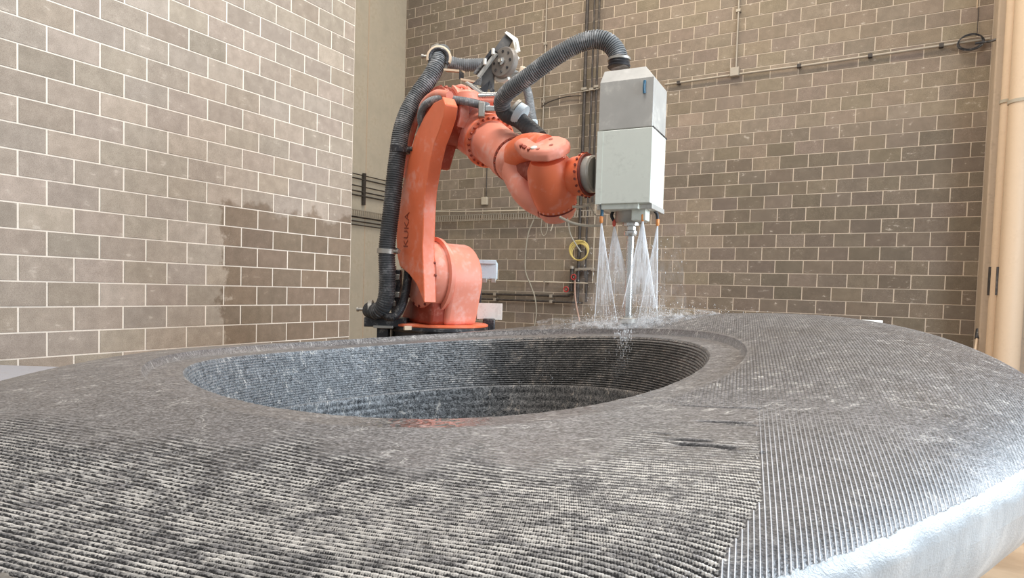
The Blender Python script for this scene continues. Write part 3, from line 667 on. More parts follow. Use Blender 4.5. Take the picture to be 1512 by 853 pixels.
def clamp(px, py, D, dirn, r, m=M_steel, w_=.028, lug=None, parent=robot):
    o_ = W2L(at(px, py, D)); d_ = W2L(at(px, py, D) + dirn) - o_
    mb = MB().lathe([(r, -w_ / 2), (r + .008, -w_ / 2), (r + .008, w_ / 2), (r, w_ / 2)], o_, d_, n=28)
    if lug is not None:
        l_ = W2L(at(px, py, D) + lug) - o_; l_ /= np.linalg.norm(l_); mb.lathe([(.013, 0), (.013, .035), (.018, .035), (.018, .05)], o_ + l_ * r, l_, n=10)
    return mb.build('hose_clamp', m, parent)
clamp(590, 221, 4.92, UP, .064, M_black, .05, RT * 1 - FW * .4); clamp(571, 371, 4.92, UP + RT * .05, .064, M_steel, .035, RT * .8 - FW * .4)
clamp(649, 84, 5.02, UP * .25 - FW * .35 + RT * .85, .088, M_steel, .04, -RT); clamp(549, 457, 5.05, RT + UP * .15, .066, M_steel, .03, -RT * .7)
MB().lathe([(.05, -.02), (.06, 0), (.05, .02)], W2L(at(592, 221, 4.92)), (1, 0, 0), n=8)
pbox('clamp_arm', M_black, 592, 216, 606, 226, 4.95, .05, robot); pbox('clamp_arm', M_black, 574, 366, 588, 374, 4.96, .05, robot)
_c = W2L(at(648, 86, 4.93)); _r = W2L(at(648, 86, 4.93) + RT) - _c; _r /= np.linalg.norm(_r)
MB().tube([tuple(_c + (_r * math.cos(a) + UP * math.sin(a)) * .082) for a in np.linspace(-.4, 3.4, 16)], .015, n=8, smooth=False).build('hose_ring', M_cream, robot)
MB().tube([tuple(_c + (_r * math.cos(a) + UP * math.sin(a)) * .070) for a in np.linspace(-.6, 3.7, 16)], .017, n=8, smooth=False).build('hose_ring', M_black, robot)
# saddle clamp on the upper arm
sc = RD(712, 158, 4.64)
pbox('saddle_clamp', M_steel, 706, 150, 716, 172, 4.60, .07, robot, .006); pbox('saddle_clamp', M_shine, 716, 156, 738, 164, 4.60, .05, robot, .006)
clamp(768, 170, 4.40, RT * .8 - UP * .5 - FW * .2, .070, M_bluebox, .05); clamp(758, 163, 4.46, RT * .8 - UP * .6, .075, M_steel, .02)
pbox('sensor_block', M_bluebox, 778, 176, 794, 192, 4.45, .08, robot, .01)

# tool bracket with spring reel on top of the elbow
def wprism(pts, D, t, mb=None):              # polygon given as directions at one distance, extruded away from the viewer
    mb = mb or MB(); P = [at(x, y, D) for x, y in pts]; n = len(P); vs = [W2L(p) for p in P] + [W2L(p + (FW * .8 + RT * .6) * t) for p in P]
    mb.add(vs, [tuple(range(n)), tuple(range(2 * n - 1, n - 1, -1))] + [(i, i + n, (i + 1) % n + n, (i + 1) % n) for i in range(n)]); return mb
br = wprism([(710, 131), (711, 112), (712, 104), (722, 84), (737, 62), (746, 50), (757, 58), (749, 72), (736, 90), (729, 108), (728, 132)], 4.80, .012).build('reel_bracket', M_gun, robot, smooth=False, bevel=.002)
wprism([(745, 48), (748, 46), (761, 55), (765, 74), (761, 76), (757, 59)], 4.78, .03).build('bracket_lip', M_white, br, smooth=False)
wprism([(698, 108), (702, 110), (730, 74), (726, 71)], 4.74, .05).build('guide_rail', M_black, robot, smooth=False, bevel=.003)
wprism([(704, 112), (707, 114), (733, 79), (730, 77)], 4.72, .02).build('guide_rail', M_steel, robot, smooth=False)
for x, y in ((716, 91), (728, 76)): MB().lathe([(.012, -.02), (.012, .02)], RD(x, y, 4.70), (0, 0, 1), n=10).build('rail_bolt', M_white, robot)
for pts in ([(697, 124), (711, 112), (709, 126)], [(706, 133), (722, 120), (718, 138)], [(724, 138), (722, 118), (730, 134)]): wprism(pts, 4.76, .008).build('gusset', M_black, robot, smooth=False)
wprism([(655, 101), (681, 103), (681, 106), (655, 104)], 4.92, .04).build('support_angle', M_cream, robot, smooth=False)
wprism([(678, 103), (681, 103), (681, 117), (678, 117)], 4.92, .03).build('support_angle', M_black, robot, smooth=False)
wprism([(680, 115), (702, 119), (702, 122), (680, 118)], 4.88, .05).build('support_angle', M_cream, robot, smooth=False)
wprism([(686, 121), (690, 120), (712, 136), (735, 136), (735, 139), (708, 140)], 4.72, .16).build('mounting_plate', M_steel, robot, smooth=False, bevel=.003)
wprism([(688, 125), (708, 141), (735, 141), (735, 150), (706, 150), (690, 134)], 4.72, .14).build('mounting_block', M_orange2, robot, smooth=False, bevel=.01)
wprism([(706, 139), (736, 138), (736, 142), (706, 143)], 4.66, .05).build('clamp_bar', M_shine, robot, smooth=False, bevel=.003)
# reel: slotted disc with hub, band and shackle
rc = at(745, 93, 4.76); rax = -FW * .75 - RT * .62 + UP * .08
reel = MB().lathe([(.0, -.028), (.104, -.028), (.112, -.02), (.112, .02), (.104, .028), (.0, .03)], W2L(rc), W2L(rc + rax) - W2L(rc), n=48, cap=False).build('spring_reel', M_reel, robot)
tag(reel, 'round slotted spring reel')
ax_l = W2L(rc + rax) - W2L(rc); ax_l /= np.linalg.norm(ax_l); ru = np.cross(ax_l, [0, 0, 1]); ru /= np.linalg.norm(ru); rw_ = np.cross(ax_l, ru); rcl = W2L(rc)
MB().lathe([(.028, .02), (.028, .04), (.015, .045), (.015, .06)], rcl, ax_l, n=20).build('hub', M_shine, reel)
for k in range(8):
    a = 2 * PI * k / 8; pc = rcl + ax_l * .030 + (ru * math.cos(a) + rw_ * math.sin(a)) * .075
    MB().lathe([(.010, -.006), (.010, .003)], pc, ax_l, n=10).build('slot', M_black, reel)
bd = MB().tube([tuple(rcl - ax_l * .02 + (ru * math.cos(a) + rw_ * math.sin(a)) * .122) for a in np.linspace(-1.2, 1.9, 18)], .018, n=8, smooth=False); bd.build('reel_band', M_white, reel)
wtube('shackle', [at(762, 62, 4.76), at(764, 72, 4.76), at(760, 80, 4.76), at(765, 88, 4.76)], [.008, .012, .012, .016], M_white, n=8)
wprism([(736, 112), (775, 104), (778, 108), (740, 118)], 4.82, .03).build('reel_arm', M_steel, robot, smooth=False)
wprism([(768, 96), (780, 100), (776, 112), (764, 108)], 4.8, .06).build('reel_arm', M_cream, robot, smooth=False, bevel=.01)
# rags and lugs on top of the elbow
wtube('lifting_eye', [at(672, 135, 4.78), at(674, 129, 4.76), at(682, 127, 4.74), at(688, 130, 4.74), at(692, 137, 4.74)], [.016, .014, .013, .014, .016], M_orange2, n=8)
wtube('lifting_eye', [at(660, 140, 4.8), at(659, 127, 4.8)], .010, M_orange2, n=8)
MB().lathe([(.09, 0), (.085, .05), (.06, .07), (0, .075)], RD(692, 150, 4.72), (0, 0, 1), n=28, cap=False).build('elbow_cap', M_orange2, robot)

# lettering on the link arm
def text_mesh(name, txt, size, m, parent, org, X_, Y_):
    cu = bpy.data.curves.new(name, 'FONT'); cu.body = txt; cu.size = size; cu.extrude = .001; cu.align_x = 'CENTER'; cu.align_y = 'CENTER'
    tmp = bpy.data.objects.new(name, cu); C.objects.link(tmp); dg = bpy.context.evaluated_depsgraph_get(); me = bpy.data.meshes.new_from_object(tmp.evaluated_get(dg)); bpy.data.objects.remove(tmp)
    X_ = np.array(X_, float); Y_ = np.array(Y_, float); Z_ = np.cross(X_, Y_); M4 = Matrix.Identity(4)
    for i in range(3): M4[i][0] = X_[i]; M4[i][1] = Y_[i]; M4[i][2] = Z_[i]; M4[i][3] = org[i]
    me.transform(M4); me.materials.clear(); me.materials.append(m); o = bpy.data.objects.new(name, me); C.objects.link(o); o.parent = parent; return o
lp = RP(594, 340, -.382); tag(text_mesh('lettering', 'KUKA', .10, M_text, robot, (lp[0] + .06, -.3765, lp[2]), (.05, 0, 1), (-1, 0, .05)), 'dark vertical lettering')

# ------------------------------------------------------------------ spindle head held by the robot
TP = at(928.5, 479, 3.93); zt, rr_ = stone_top(TP); SP = np.array([TP[0], TP[1], 0]) - RT * .008; tip_z = zt + .004
bt_ = math.radians(27); SX = RT * math.cos(bt_) - FW * math.sin(bt_); SY = FW * math.cos(bt_) + RT * math.sin(bt_)
spn = empty('spindle_head', (SP[0], SP[1], tip_z), math.atan2(SX[1], SX[0]))
tag(spn, 'tall grey metal spindle housing with a long steel shaft above the stone rim', 'machine tool')
def SL(P): v = np.asarray(P) - SP; return np.array([v @ SX, v @ SY, v[2] - tip_z])
def zpx(py, D=3.79): return at(930, py, D)[2] - tip_z
zs, zb_, zt0, zt1 = zpx(194.5), zpx(302), zpx(118), zpx(107, 3.82)
hw_, hd = .158, .170
def chbox(name, m, x0, x1, y0, y1, z0, z1, ch=0, topc=0, parent=spn, cut=.035):
    # plan octagon with a wide chamfer on the right-hand rear corners, sloped top
    pl2 = [(x0, y0), (x1 - .0, y0), (x1, y1 - cut), (x1 - cut, y1), (x0, y1)]
    n = len(pl2); vs = [(a, b2, z0) for a, b2 in pl2] + [(a, b2, z1 - topc) for a, b2 in pl2]; cx_, cy_ = (x0 + x1) / 2, (y0 + y1) / 2
    fs = [tuple(range(n - 1, -1, -1))] + [(i, (i + 1) % n, (i + 1) % n + n, i + n) for i in range(n)]
    if topc:
        def ins(a, b2): return (a + (.012 if a < cx_ else -.06), b2 + (.035 if b2 < cy_ else -.05))
        vs += [(*ins(a, b2), z1) for a, b2 in pl2]; fs += [(i + n, (i + 1) % n + n, (i + 1) % n + 2 * n, i + 2 * n) for i in range(n)] + [tuple(range(2 * n, 3 * n))]
    else: fs.append(tuple(range(n, 2 * n)))
    return MB().add(vs, fs).build(name, m, parent, bevel=.004, smooth=False)
up_ = chbox('upper_cover', M_box, -hw_ - .010, hw_ - .008, -hd, hd, zs + .004, zt1, topc=.075)
lw_ = chbox('lower_cover', M_box2, -hw_ - .006, hw_ - .004, -hd - .004, hd, zb_, zs)
MB().box((-hw_ + .016, -hd + .006, zs - .004), (hw_ - .004, hd - .01, zs + .008)).build('seam', M_black, spn)
MB().box((-hw_ - .012, -hd - .006, zb_ + .0), (-hw_ + .022, -hd + .002, zs)).build('cover_flange', M_box2, lw_, smooth=False)
MB().box((-hw_ - .016, -hd + .04, zb_ - .028), (hw_ - .002, hd - .01, zb_ + .001)).build('skirt', M_box, spn, bevel=.003, smooth=False)
MB().box((-hw_ + .02, -hd + .01, zb_ - .03), (hw_ - .075, hd - .1, zb_ + .001)).build('skirt', M_box2, spn, bevel=.003, smooth=False)
tag(MB().tube([(hw_ - .06, -hd - .004, zpx(146)), (hw_ - .062, -hd - .008, zpx(138)), (hw_ - .060, -hd - .004, zpx(128))], .008, n=8).build('blue_tag', M_blue, up_), 'short blue strip')
# flange adapter towards the robot
fl_w = SL(L2W(FL)); MB().lathe([(.112, .006), (.112, .05), (.10, .06)], fl_w, SL(L2W(FL + fdir)) - fl_w, n=40).build('adapter_plate', M_steel, spn)
MB().box((-hw_ - .05, -.10, fl_w[2] - .12), (-hw_ + .01, .10, fl_w[2] + .12)).build('adapter_block', M_steel, spn, bevel=.01)
z_n0, z_n1, z_r, z_c0, z_c1 = zpx(330, 3.93), zpx(304, 3.93), zpx(335, 3.93), zpx(336, 3.93), zpx(349, 3.93)
MB().lathe([(.088, z_n0), (.097, z_n0 + .012), (.097, z_n1), (.09, z_n1 + .02)], n=48).build('nose', M_steel, spn)
MB().box((.03, -.11, z_n0 + .004), (.115, -.02, z_n1)).build('nose_block', M_box2, spn, bevel=.004)
MB().lathe([(.05, z_r), (.054, z_r + .004), (.054, z_n0)], n=36).build('collar', M_shine, spn)
MB().lathe([(.040, z_c1), (.042, z_c1 + .004), (.042, z_c1 + .028), (.033, z_c1 + .034), (.033, z_r)], n=36).build('chuck_nut', M_shine, spn)
MB().lathe([(.0235, .028), (.0235, z_c1)], n=32).build('shaft', M_shine, spn)
tag(MB().lathe([(.050, 0), (.056, .004), (.056, .030), (.05, .034), (.030, .036), (.030, .046)], n=36).build('cutting_wheel', M_steel, spn), 'flat grey cutter touching the stone')
# nozzles with short hoses
nz = [((889, 302), (889, 314), (888, 322), 3.84, M_tip), ((907, 309), (903, 318), (907, 327), 3.92, M_tipr), ((951, 299), (951, 312), (949, 319), 3.77, M_tip), ((965, 309), (970, 316), (971, 326), 3.86, M_tip)]
NZ = []
for a, b2, c_, D, mt in nz:
    P = [SL(at(*a, D)), SL(at(*b2, D)), SL(at(*c_, D))]
    hz_ = MB().tube([tuple(P[0] + (0, 0, .02)), tuple(P[0]), tuple(P[1]), tuple(P[2])], .0095, n=10, step=.008).build('coolant_hose', M_blue if mt is M_tip and D < 3.85 else M_black, spn, recalc=False)
    MB().lathe([(.006, -.03), (.011, -.02), (.011, .008), (.008, .012)], P[2], (0, 0, 1), n=12).build('nozzle', mt, hz_)
    NZ.append(at(c_[0], c_[1] + 6, D))
# main hose from the spindle to the upper arm (part of the spindle)
HM = [at(x, y, d) for x, y, d in [(914, 100, 3.96), (914, 88, 3.96), (909, 74, 3.97), (897, 62, 3.98), (880, 58, 4.0), (858, 63, 4.03), (833, 76, 4.07), (808, 92, 4.12), (783, 111, 4.18), (761, 127, 4.24), (747, 139, 4.30), (741, 150, 4.36), (744, 162, 4.40)]]
MB().tube([SL(p) for p in HM], .056, corr=.16, pitch=.0135, n=24).build('exhaust_hose', M_rubber2, spn, recalc=False)
hcx = SL(at(914, 95, 3.96))
MB().lathe([(.066, -.02), (.070, -.012), (.060, -.004), (.066, .006), (.060, .018), (.064, .03), (.058, .045)], hcx, (0, 0, 1), n=36).build('hose_cuff', M_black, spn)
MB().lathe([(.063, .020), (.069, .020), (.069, .034), (.063, .034)], hcx, (0, 0, 1), n=36).build('hose_band', M_steel, spn)

# pale supply cables from the wrist to the spindle, seen against the wall
cb = empty('supply_cable', at(825, 320, 4.0)); tag(cb, 'pale cable looping from under the robot wrist to the spindle', 'cable')
for pts, r in (([(826, 320), (845, 329), (868, 333), (888, 333)], .0085), ([(845, 305), (860, 305), (872, 301), (882, 298)], .008), ([(868, 300), (880, 318), (889, 316)], .004), ([(838, 322), (842, 345), (850, 360), (858, 372)], .004)):
    P = [at(x, y, 4.0) - at(825, 320, 4.0) for x, y in pts]; MB().tube(P, r, n=8).build('strand', M_cable, cb, recalc=False)

# ------------------------------------------------------------------ water
def water_mat(name, dens, sc, streak, thr):
    M = bpy.data.materials.new(name); M.use_nodes = True; nt = M.node_tree; q = N(nt); nt.nodes.remove(nt.nodes['Principled BSDF']); out = nt.nodes['Material Output']
    v = q.coord('Object'); n = q.noise(v, sc, 3, .65, stretch=streak); tr = q.new('ShaderNodeBsdfTransparent'); df = q.new('ShaderNodeBsdfTranslucent'); d2 = q.new('ShaderNodeBsdfDiffuse')
    df.inputs[0].default_value = (.93, .94, .95, 1); d2.inputs[0].default_value = (.93, .94, .95, 1); m1 = q.new('ShaderNodeMixShader'); m1.inputs[0].default_value = .5; q.L(df.outputs[0], m1.inputs[1]); q.L(d2.outputs[0], m1.inputs[2])
    a = q.math('MULTIPLY', q.ramp(n, *thr), q.math('MULTIPLY', q.attr('dens'), dens), clamp=True)
    m2 = q.new('ShaderNodeMixShader'); q.L(a, m2.inputs[0]); q.L(tr.outputs[0], m2.inputs[1]); q.L(m1.outputs[0], m2.inputs[2]); q.L(m2.outputs[0], out.inputs[0]); return M
M_jet = water_mat('water_jet', 1.2, 40, (1, 1, .12), (.30, .62)); M_mist = water_mat('water_mist', .62, 22, (1, 1, .8), (.38, .72)); M_drop = mat('water_drop', (.9, .91, .92), .15)[0]
def jet(root, apex, L, wx0, wx1, thick, dens):
    # flat fan: two side angles, falling straight down
    vs = []; dn = []; n = 20; rows = 14
    for i in range(rows + 1):
        f = i / rows; c0 = RT * (wx0 * f) ; c1 = RT * (wx1 * f); th = .004 + thick * f
        for k in range(n):
            a = 2 * PI * k / n; mid = (c0 + c1) / 2; hw2 = .004 + abs(wx1 - wx0) * f / 2
            vs.append(np.array(apex) + mid + RT * hw2 * math.cos(a) + FW * th * math.sin(a) - UP * L * f - np.array(root.location)); dn.append(dens * (1 - f) ** .9 * (1 if f > .01 else .9))
    fs = [(i * n + k, i * n + (k + 1) % n, (i + 1) * n + (k + 1) % n, (i + 1) * n + k) for i in range(rows) for k in range(n)]
    o = MB().add(vs, fs).build('spray_fan', M_jet, root, recalc=False); at_ = o.data.attributes.new('dens', 'FLOAT', 'POINT'); at_.data.foreach_set('value', np.array(dn, np.float32)); return o
jets = [(NZ[0], .60, -.020, .115, .02, .75, 'water spray fanning down from the leftmost orange nozzle'), (NZ[1], .46, -.055, .135, .03, .8, 'water spray from the red nozzle, crossing left of the shaft'),
        (NZ[2], .52, -.10, .10, .04, 1.1, 'dense white water spray in front of the steel shaft'), (NZ[3], .62, -.10, .02, .02, .6, 'water spray falling from the rightmost nozzle')]
for ap, L, w0, w1, th_, dn_, lb in jets:
    r_ = empty('water_spray', ap); tag(r_, lb, 'water spray', 'coolant sprays under the spindle')
    jet(r_, ap, L, w0, w1, th_, dn_)
    edges = MB()
    for w_ in (w0, w1):
        edges.tube([(0, 0, 0), tuple(RT * w_ * .5 - UP * L * .5), tuple(RT * w_ * 1.0 - UP * L * .98)], [.0028, .0022, .0010], n=6, smooth=False)
    for k in range(26):
        f = random.uniform(w0, w1); a0 = random.uniform(.05, .7); a1 = a0 + random.uniform(.05, .3)
        edges.tube([tuple(RT * f * a0 - UP * L * a0 + FW * .01 * random.uniform(-1, 1)), tuple(RT * f * a1 - UP * L * a1)], random.uniform(.0005, .0011), n=4, smooth=False)
    tag(edges.build('streak', M_drop, r_, recalc=False), kind='stuff')
# splash: droplets thrown from the cutter, and thin mist shells
tipw = np.array([SP[0], SP[1], tip_z]); dr_ = MB(); ico = [(0, 0, 1), (.94, 0, .0), (0, .94, .0), (-.94, 0, 0), (0, -.94, 0), (0, 0, -1)]; icf = [(0, 1, 2), (0, 2, 3), (0, 3, 4), (0, 4, 1), (5, 2, 1), (5, 3, 2), (5, 4, 3), (5, 1, 4)]
for k in range(3000):
    a = random.uniform(0, 2 * PI); d = abs(random.gauss(0, .20)); h = abs(random.gauss(0, .05)) * math.exp(-d * 1.2)
    if k % 3 == 0: h = random.uniform(0, .50); d = random.gauss(0, .10)
    p = tipw + RT * d * math.cos(a) * 1.5 + FW * d * math.sin(a) * .8; zs_, r3 = stone_top(p)
    zz = (zs_ if r3 > 1.12 else zs_ - .3) + h + .002
    if h > .02 and abs((p - tipw) @ RT) < .07 and (p - tipw) @ FW < .02: continue
    s_ = random.uniform(.0008, .0019); el = random.uniform(1, 4) if h > .05 else random.uniform(.8, 2)
    dr_.add([(p[0] + x * s_, p[1] + y * s_, zz + z * s_ * el) for x, y, z in ico], icf)
for k in range(500):                           # water running down the bowl wall below the cutter
    a = random.gauss(0, .10); p = tipw - FW * .28 + RT * a * .7; l = p @ RT - Q['c'][0]; d = p @ FW - Q['c'][1]; t_ = math.atan2(d, l); dep = random.uniform(0, .42); rr3 = 1.095 - dep * .18
    pw = STONE_O + RT * rr3 * math.cos(t_) + FW * rr3 * math.sin(t_); s_ = random.uniform(.0008, .002); zz = tip_z - .02 - dep
    dr_.add([(pw[0] + x * s_, pw[1] + y * s_, zz + z * s_ * 5) for x, y, z in ico], icf)
sp = dr_.build('water_droplets', M_drop, loc=tipw, recalc=False, smooth=False); tag(sp, 'white water droplets splashing around the cutter on the stone rim', 'water splash', kind='stuff')
ms = MB(); dn = []
for k, (rx, ry, hz_, dd_) in enumerate(((.18, .14, .05, .75), (.34, .18, .06, .75), (.55, .24, .06, .55), (.24, .16, .55, .15), (.36, .2, .62, .13))):
    n = 40; rows = 10; vs = []
    for i in range(rows + 1):
        f = i / rows; rad = math.cos(f * PI / 2) ** .6 if k < 3 else 1 - .25 * f
        for j in range(n):
            a = 2 * PI * j / n; p = tipw + RT * rx * rad * math.cos(a) + FW * ry * rad * math.sin(a); zb2 = stone_top(p)[0] if stone_top(p)[1] > 1.12 else tip_z - .01
            vs.append((p[0] - tipw[0], p[1] - tipw[1], zb2 - tip_z + hz_ * f)); dn.append(dd_ * (1 - f) ** .6)
    k0 = len(ms.v); ms.add(vs, [(i * n + j, i * n + (j + 1) % n, (i + 1) * n + (j + 1) % n, (i + 1) * n + j) for i in range(rows) for j in range(n)])
mo = ms.build('water_mist', M_mist, recalc=False); mo.location = tuple(tipw); tag(mo, 'thin white mist hanging around the turning cutter', 'mist', kind='stuff')
a_ = mo.data.attributes.new('dens', 'FLOAT', 'POINT'); a_.data.foreach_set('value', np.array(dn, np.float32))

# ------------------------------------------------------------------ services on the walls
def bw(px, py, off=.06): return onY(px, py, PYB - off)
def path_thing(name, label, cat, pts, r, m, off=.06, group=None, n=10, clips=(), clipm=None, smooth=False, Y=True):
    P = [bw(x, y, off) for x, y in pts] if Y else pts; o_ = P[0]; root = empty(name, o_); tag(root, label, cat, group)
    MB().tube([p - o_ for p in P], r, n=n, smooth=smooth).build('run', m, root, recalc=False)
    for (x, y) in clips:
        c_ = bw(x, y, off); d_ = np.abs(np.array([r + .012, .0, r + .012])); 
        MB().box(tuple(c_ - o_ - (r + .008, r + .006, r + .008)), tuple(c_ - o_ + (r + .008, off - .012, r + .008))).build('clip', clipm or M_zinc, root, bevel=.003)
    return root
def vertical(px, py0, py1, off):           # straight vertical run through the wall point seen at mid height
    c_ = bw(px, (max(py0, 0) + py1) / 2, off); a = c_.copy(); b2 = c_.copy(); a[2] = bw(px, py1, off)[2]; b2[2] = 6.2 if py0 <= 0 else bw(px, py0, off)[2]; return [b2, a]
def vpipe(name, label, cat, px, py0, py1, r, m, off, group=None, clips=(), n=12):
    P = vertical(px, py0, py1, off); o_ = P[1]; root = empty(name, o_); tag(root, label, cat, group); MB().tube([p - o_ for p in P], r, n=n, smooth=False).build('run', m, root, recalc=False)
    for y in clips:
        z = bw(px, y, off)[2] - o_[2]; MB().box((-r - .02, -r - .008, z - .022), (r + .02, off - .012, z + .022)).build('clip', M_zinc, root, bevel=.003)
    return root
gv = 'dark pipes running up the back wall behind the spindle'
vpipe('wall_pipe', 'thickest dark vertical pipe on the back wall, left of two thinner ones', 'pipe', 860, 0, 447, .030, M_dark, .10, gv, (132, 398))
vpipe('wall_pipe', 'dark vertical pipe in the middle of three behind the spindle', 'pipe', 871, 0, 410, .019, M_dark, .10, gv, (132, 398))
vpipe('wall_pipe', 'thin dark vertical pipe nearest the spindle housing', 'pipe', 880, 0, 300, .019, M_dark, .10, gv, (128,))
vpipe('wall_pipe', 'short dark pipe stub ending low on the back wall, right of the valves', 'pipe', 866, 396, 446, .022, M_dark, .10, gv)
vpipe('conduit', 'thin brownish conduit rising above the exhaust hose', 'conduit', 804, 0, 215, .012, M_zinc, .03, None, (65, 150))
vpipe('conduit', 'thin conduit dropping to the small box above the cable tray', 'conduit', 719, 200, 293, .009, M_dark, .03)
vpipe('conduit', 'conduit running up from the junction box right of the spindle', 'conduit', 1089, 0, 101, .015, M_zinc, .045, None, (16,))
vpipe('cable_drop', 'thin pale wire hanging from above at the right end of the back wall', 'wire', 1443, 0, 12, .006, M_cream, .03)
vpipe('cable_drop', 'thin dark wire ending at the coiled cable', 'wire', 1444, 12, 50, .005, M_dark, .03)
vpipe('conduit', 'pale thin conduit running down beside the valves', 'conduit', 877, 300, 418, .009, M_cable, .16, None, (398,))
path_thing('conduit', 'long pale conduit crossing the right half of the back wall', 'conduit', [(982, 125), (1086, 110), (1200, 95), (1330, 76), (1440, 60), (1462, 57)], .019, M_zinc, .06, clips=[(1002, 122), (1180, 97), (1285, 82), (1390, 67)], clipm=M_dark)
path_thing('conduit', 'short thin conduit behind the robot hose, left of the dark pipes', 'conduit', [(786, 146), (830, 140), (884, 131)], .010, M_zinc, .14)
path_thing('conduit', 'dark curved conduit joining the wall pipes behind the exhaust hose', 'conduit', [(800, 157), (812, 150), (835, 143), (858, 141)], .010, M_dark, .05, smooth=True)
def wbox(name, label, cat, px, py, w_, h_, d_, m, off=.01):
    c_ = bw(px, py, off); root = empty(name, c_ - (0, 0, h_ / 2)); tag(root, label, cat)
    MB().box((-w_ / 2, -d_, 0), (w_ / 2, 0, h_)).build('body', m, root, bevel=.006); MB().box((-w_ / 2 + .006, -d_ - .006, .006), (w_ / 2 - .006, -d_, h_ - .006)).build('lid', m, root, bevel=.003)
    return root
wbox('junction_box', 'square pale junction box right of the spindle housing', 'junction box', 1086, 108, .14, .14, .09, M_zinc)
wbox('junction_box', 'small brown box on the wall just above the cable tray', 'junction box', 717, 297, .13, .15, .06, M_conc)
# coiled cable at the top right
cc = bw(1433, 61, .09); root = empty('cable_coil', cc); tag(root, 'ring of black cable hung on the conduit near the pilaster', 'cable')
for k in range(4):
    MB().tube([(.13 * math.cos(a) * (1 + .05 * k), -.012 * k, .10 * math.sin(a) * (1 + .04 * ((k * 7) % 3)) - .01 * k) for a in np.linspace(0, 2 * PI, 28)], .007, n=6, smooth=False, caps=False).build('loop', M_black, root, recalc=False)
path_thing('black_cable', 'black cable running from the conduit end over to the pilaster', 'cable', [(1440, 64), (1455, 62), (1466, 60), (1474, 56), (1480, 48), (1488, 44)], .016, M_black, .42, smooth=True)
# water pipes low on the wall
hp = 'black water pipes low on the back wall'
path_thing('water_pipe', 'upper of two black horizontal pipes right of the robot base', 'pipe', [(700, 433), (760, 435), (838, 437), (846, 434)], .022, M_dark, .10, hp, clips=[(731, 434), (814, 437)])
path_thing('water_pipe', 'lower of two black horizontal pipes, ending under the valves', 'pipe', [(700, 441), (760, 443), (860, 447)], .020, M_dark, .10, hp, clips=[(731, 442), (814, 445)])
path_thing('conduit', 'thin pale horizontal conduit behind the robot connector box', 'conduit', [(733, 414), (805, 416), (868, 418)], .011, M_cable, .16, clips=[(804, 416)])
stub = vpipe('pipe_stub', 'short black capped pipe left of the red valves', 'pipe', 844, 396, 430, .036, M_dark, .12)
MB().lathe([(.045, -.02), (.045, .02), (.035, .03)], (0, 0, bw(844, 395, .12)[2] - stub.location[2]), n=20).build('pipe_cap', M_zinc, stub)
for px, py, lb in ((850, 409, 'upper red valve between the dark wall pipes'), (839, 427, 'lower red valve left of the dark wall pipes')):
    c_ = bw(px, py, .15); root = empty('valve', c_); tag(root, lb, 'valve', 'red valves on the wall pipes')
    MB().lathe([(.03, -.05), (.03, .05)], n=16).build('body', M_dark, root); MB().lathe([(.012, 0), (.012, .09)], (0, 0, 0), (0, -1, 0), n=10).build('stem', M_steel, root)
    MB().tube([(.045 * math.cos(a), -.09, .045 * math.sin(a)) for a in np.linspace(0, 2 * PI, 20)], .012, n=8, smooth=False, caps=False).build('hand_wheel', M_red, root, recalc=False)
# manifold bar and yellow coiled hose
c_ = bw(866, 397, .10); o = MB().box((-.14, -.06, -.02), (.14, .085, .02)).build('pipe_bracket', M_zinc, bevel=.004); o.location = tuple(c_); tag(o, 'pale bracket bar holding the dark pipes above the valves', 'bracket')
cc = bw(856, 372, .17); root = empty('hose_coil', cc); tag(root, 'yellow air hose coiled on the pipes behind the spindle', 'hose')
for k in range(4): MB().tube([((.15 + .012 * k) * math.cos(a), -.02 * math.sin(a * 2 + k) - .012 * k, (.15 + .008 * k) * math.sin(a) + .01 * k) for a in np.linspace(0, 2 * PI, 36)], .011, n=8, smooth=False, caps=False).build('loop', M_yellow, root, recalc=False)
path_thing('hanging_hose', 'pale pink hose hanging below the red valves', 'hose', [(849, 412), (849, 430), (851, 450), (856, 474)], .013, worn('pink_hose', (.55, .36, .28), .6), .19, smooth=True)
path_thing('hanging_cable', 'grey cable hanging in a long curve from the cable tray', 'cable', [(788, 324), (780, 345), (776, 375), (776, 400), (784, 422), (790, 440), (792, 462), (789, 482)], .012, M_grey, .17, smooth=True)
path_thing('cable_loop', 'pale cable loop hanging under the tray, nearest the wrist', 'cable', [(800, 323), (799, 340), (803, 348), (808, 340), (808, 323)], .006, M_grey, .15, smooth=True)
path_thing('cable_loop', 'short pale cable tail hanging under the tray', 'cable', [(816, 322), (816, 332), (813, 341)], .010, M_cable, .15, smooth=True)
# perforated cable tray, back wall and the side wall
def tray(root, A, B, nrm, h=.11, n=60):
    A = np.array(A); B = np.array(B); L = np.linalg.norm(B - A); e = (B - A) / L; fr = (A - np.array(root.location), e, np.array(nrm, float), UP)
    MB().box((0, 0, 0), (L, .02, .014), fr).build('lower_rail', M_zinc, root, smooth=False); MB().box((0, 0, h), (L, .02, h + .014), fr).build('upper_rail', M_zinc, root, smooth=False)
    mb = MB(); k = int(L / .055)
    for i in range(k): mb.box((i * .055, .002, .014), (i * .055 + .022, .012, h), fr)
    mb.build('web', M_zinc, root, smooth=False)['kind'] = 'stuff'
a = bw(600, 329, .12); b2 = bw(880, 322, .12); a[0] = -8.96; b2[2] = a[2]
rt_ = empty('cable_tray', a); tag(rt_, 'long perforated cable tray along the back wall behind the robot', 'cable tray'); tray(rt_, a, b2, (0, 1, 0))
a3 = np.array([-8.90, 8.9, a[2]]); b3 = np.array([-8.90, 10.78, a[2]])
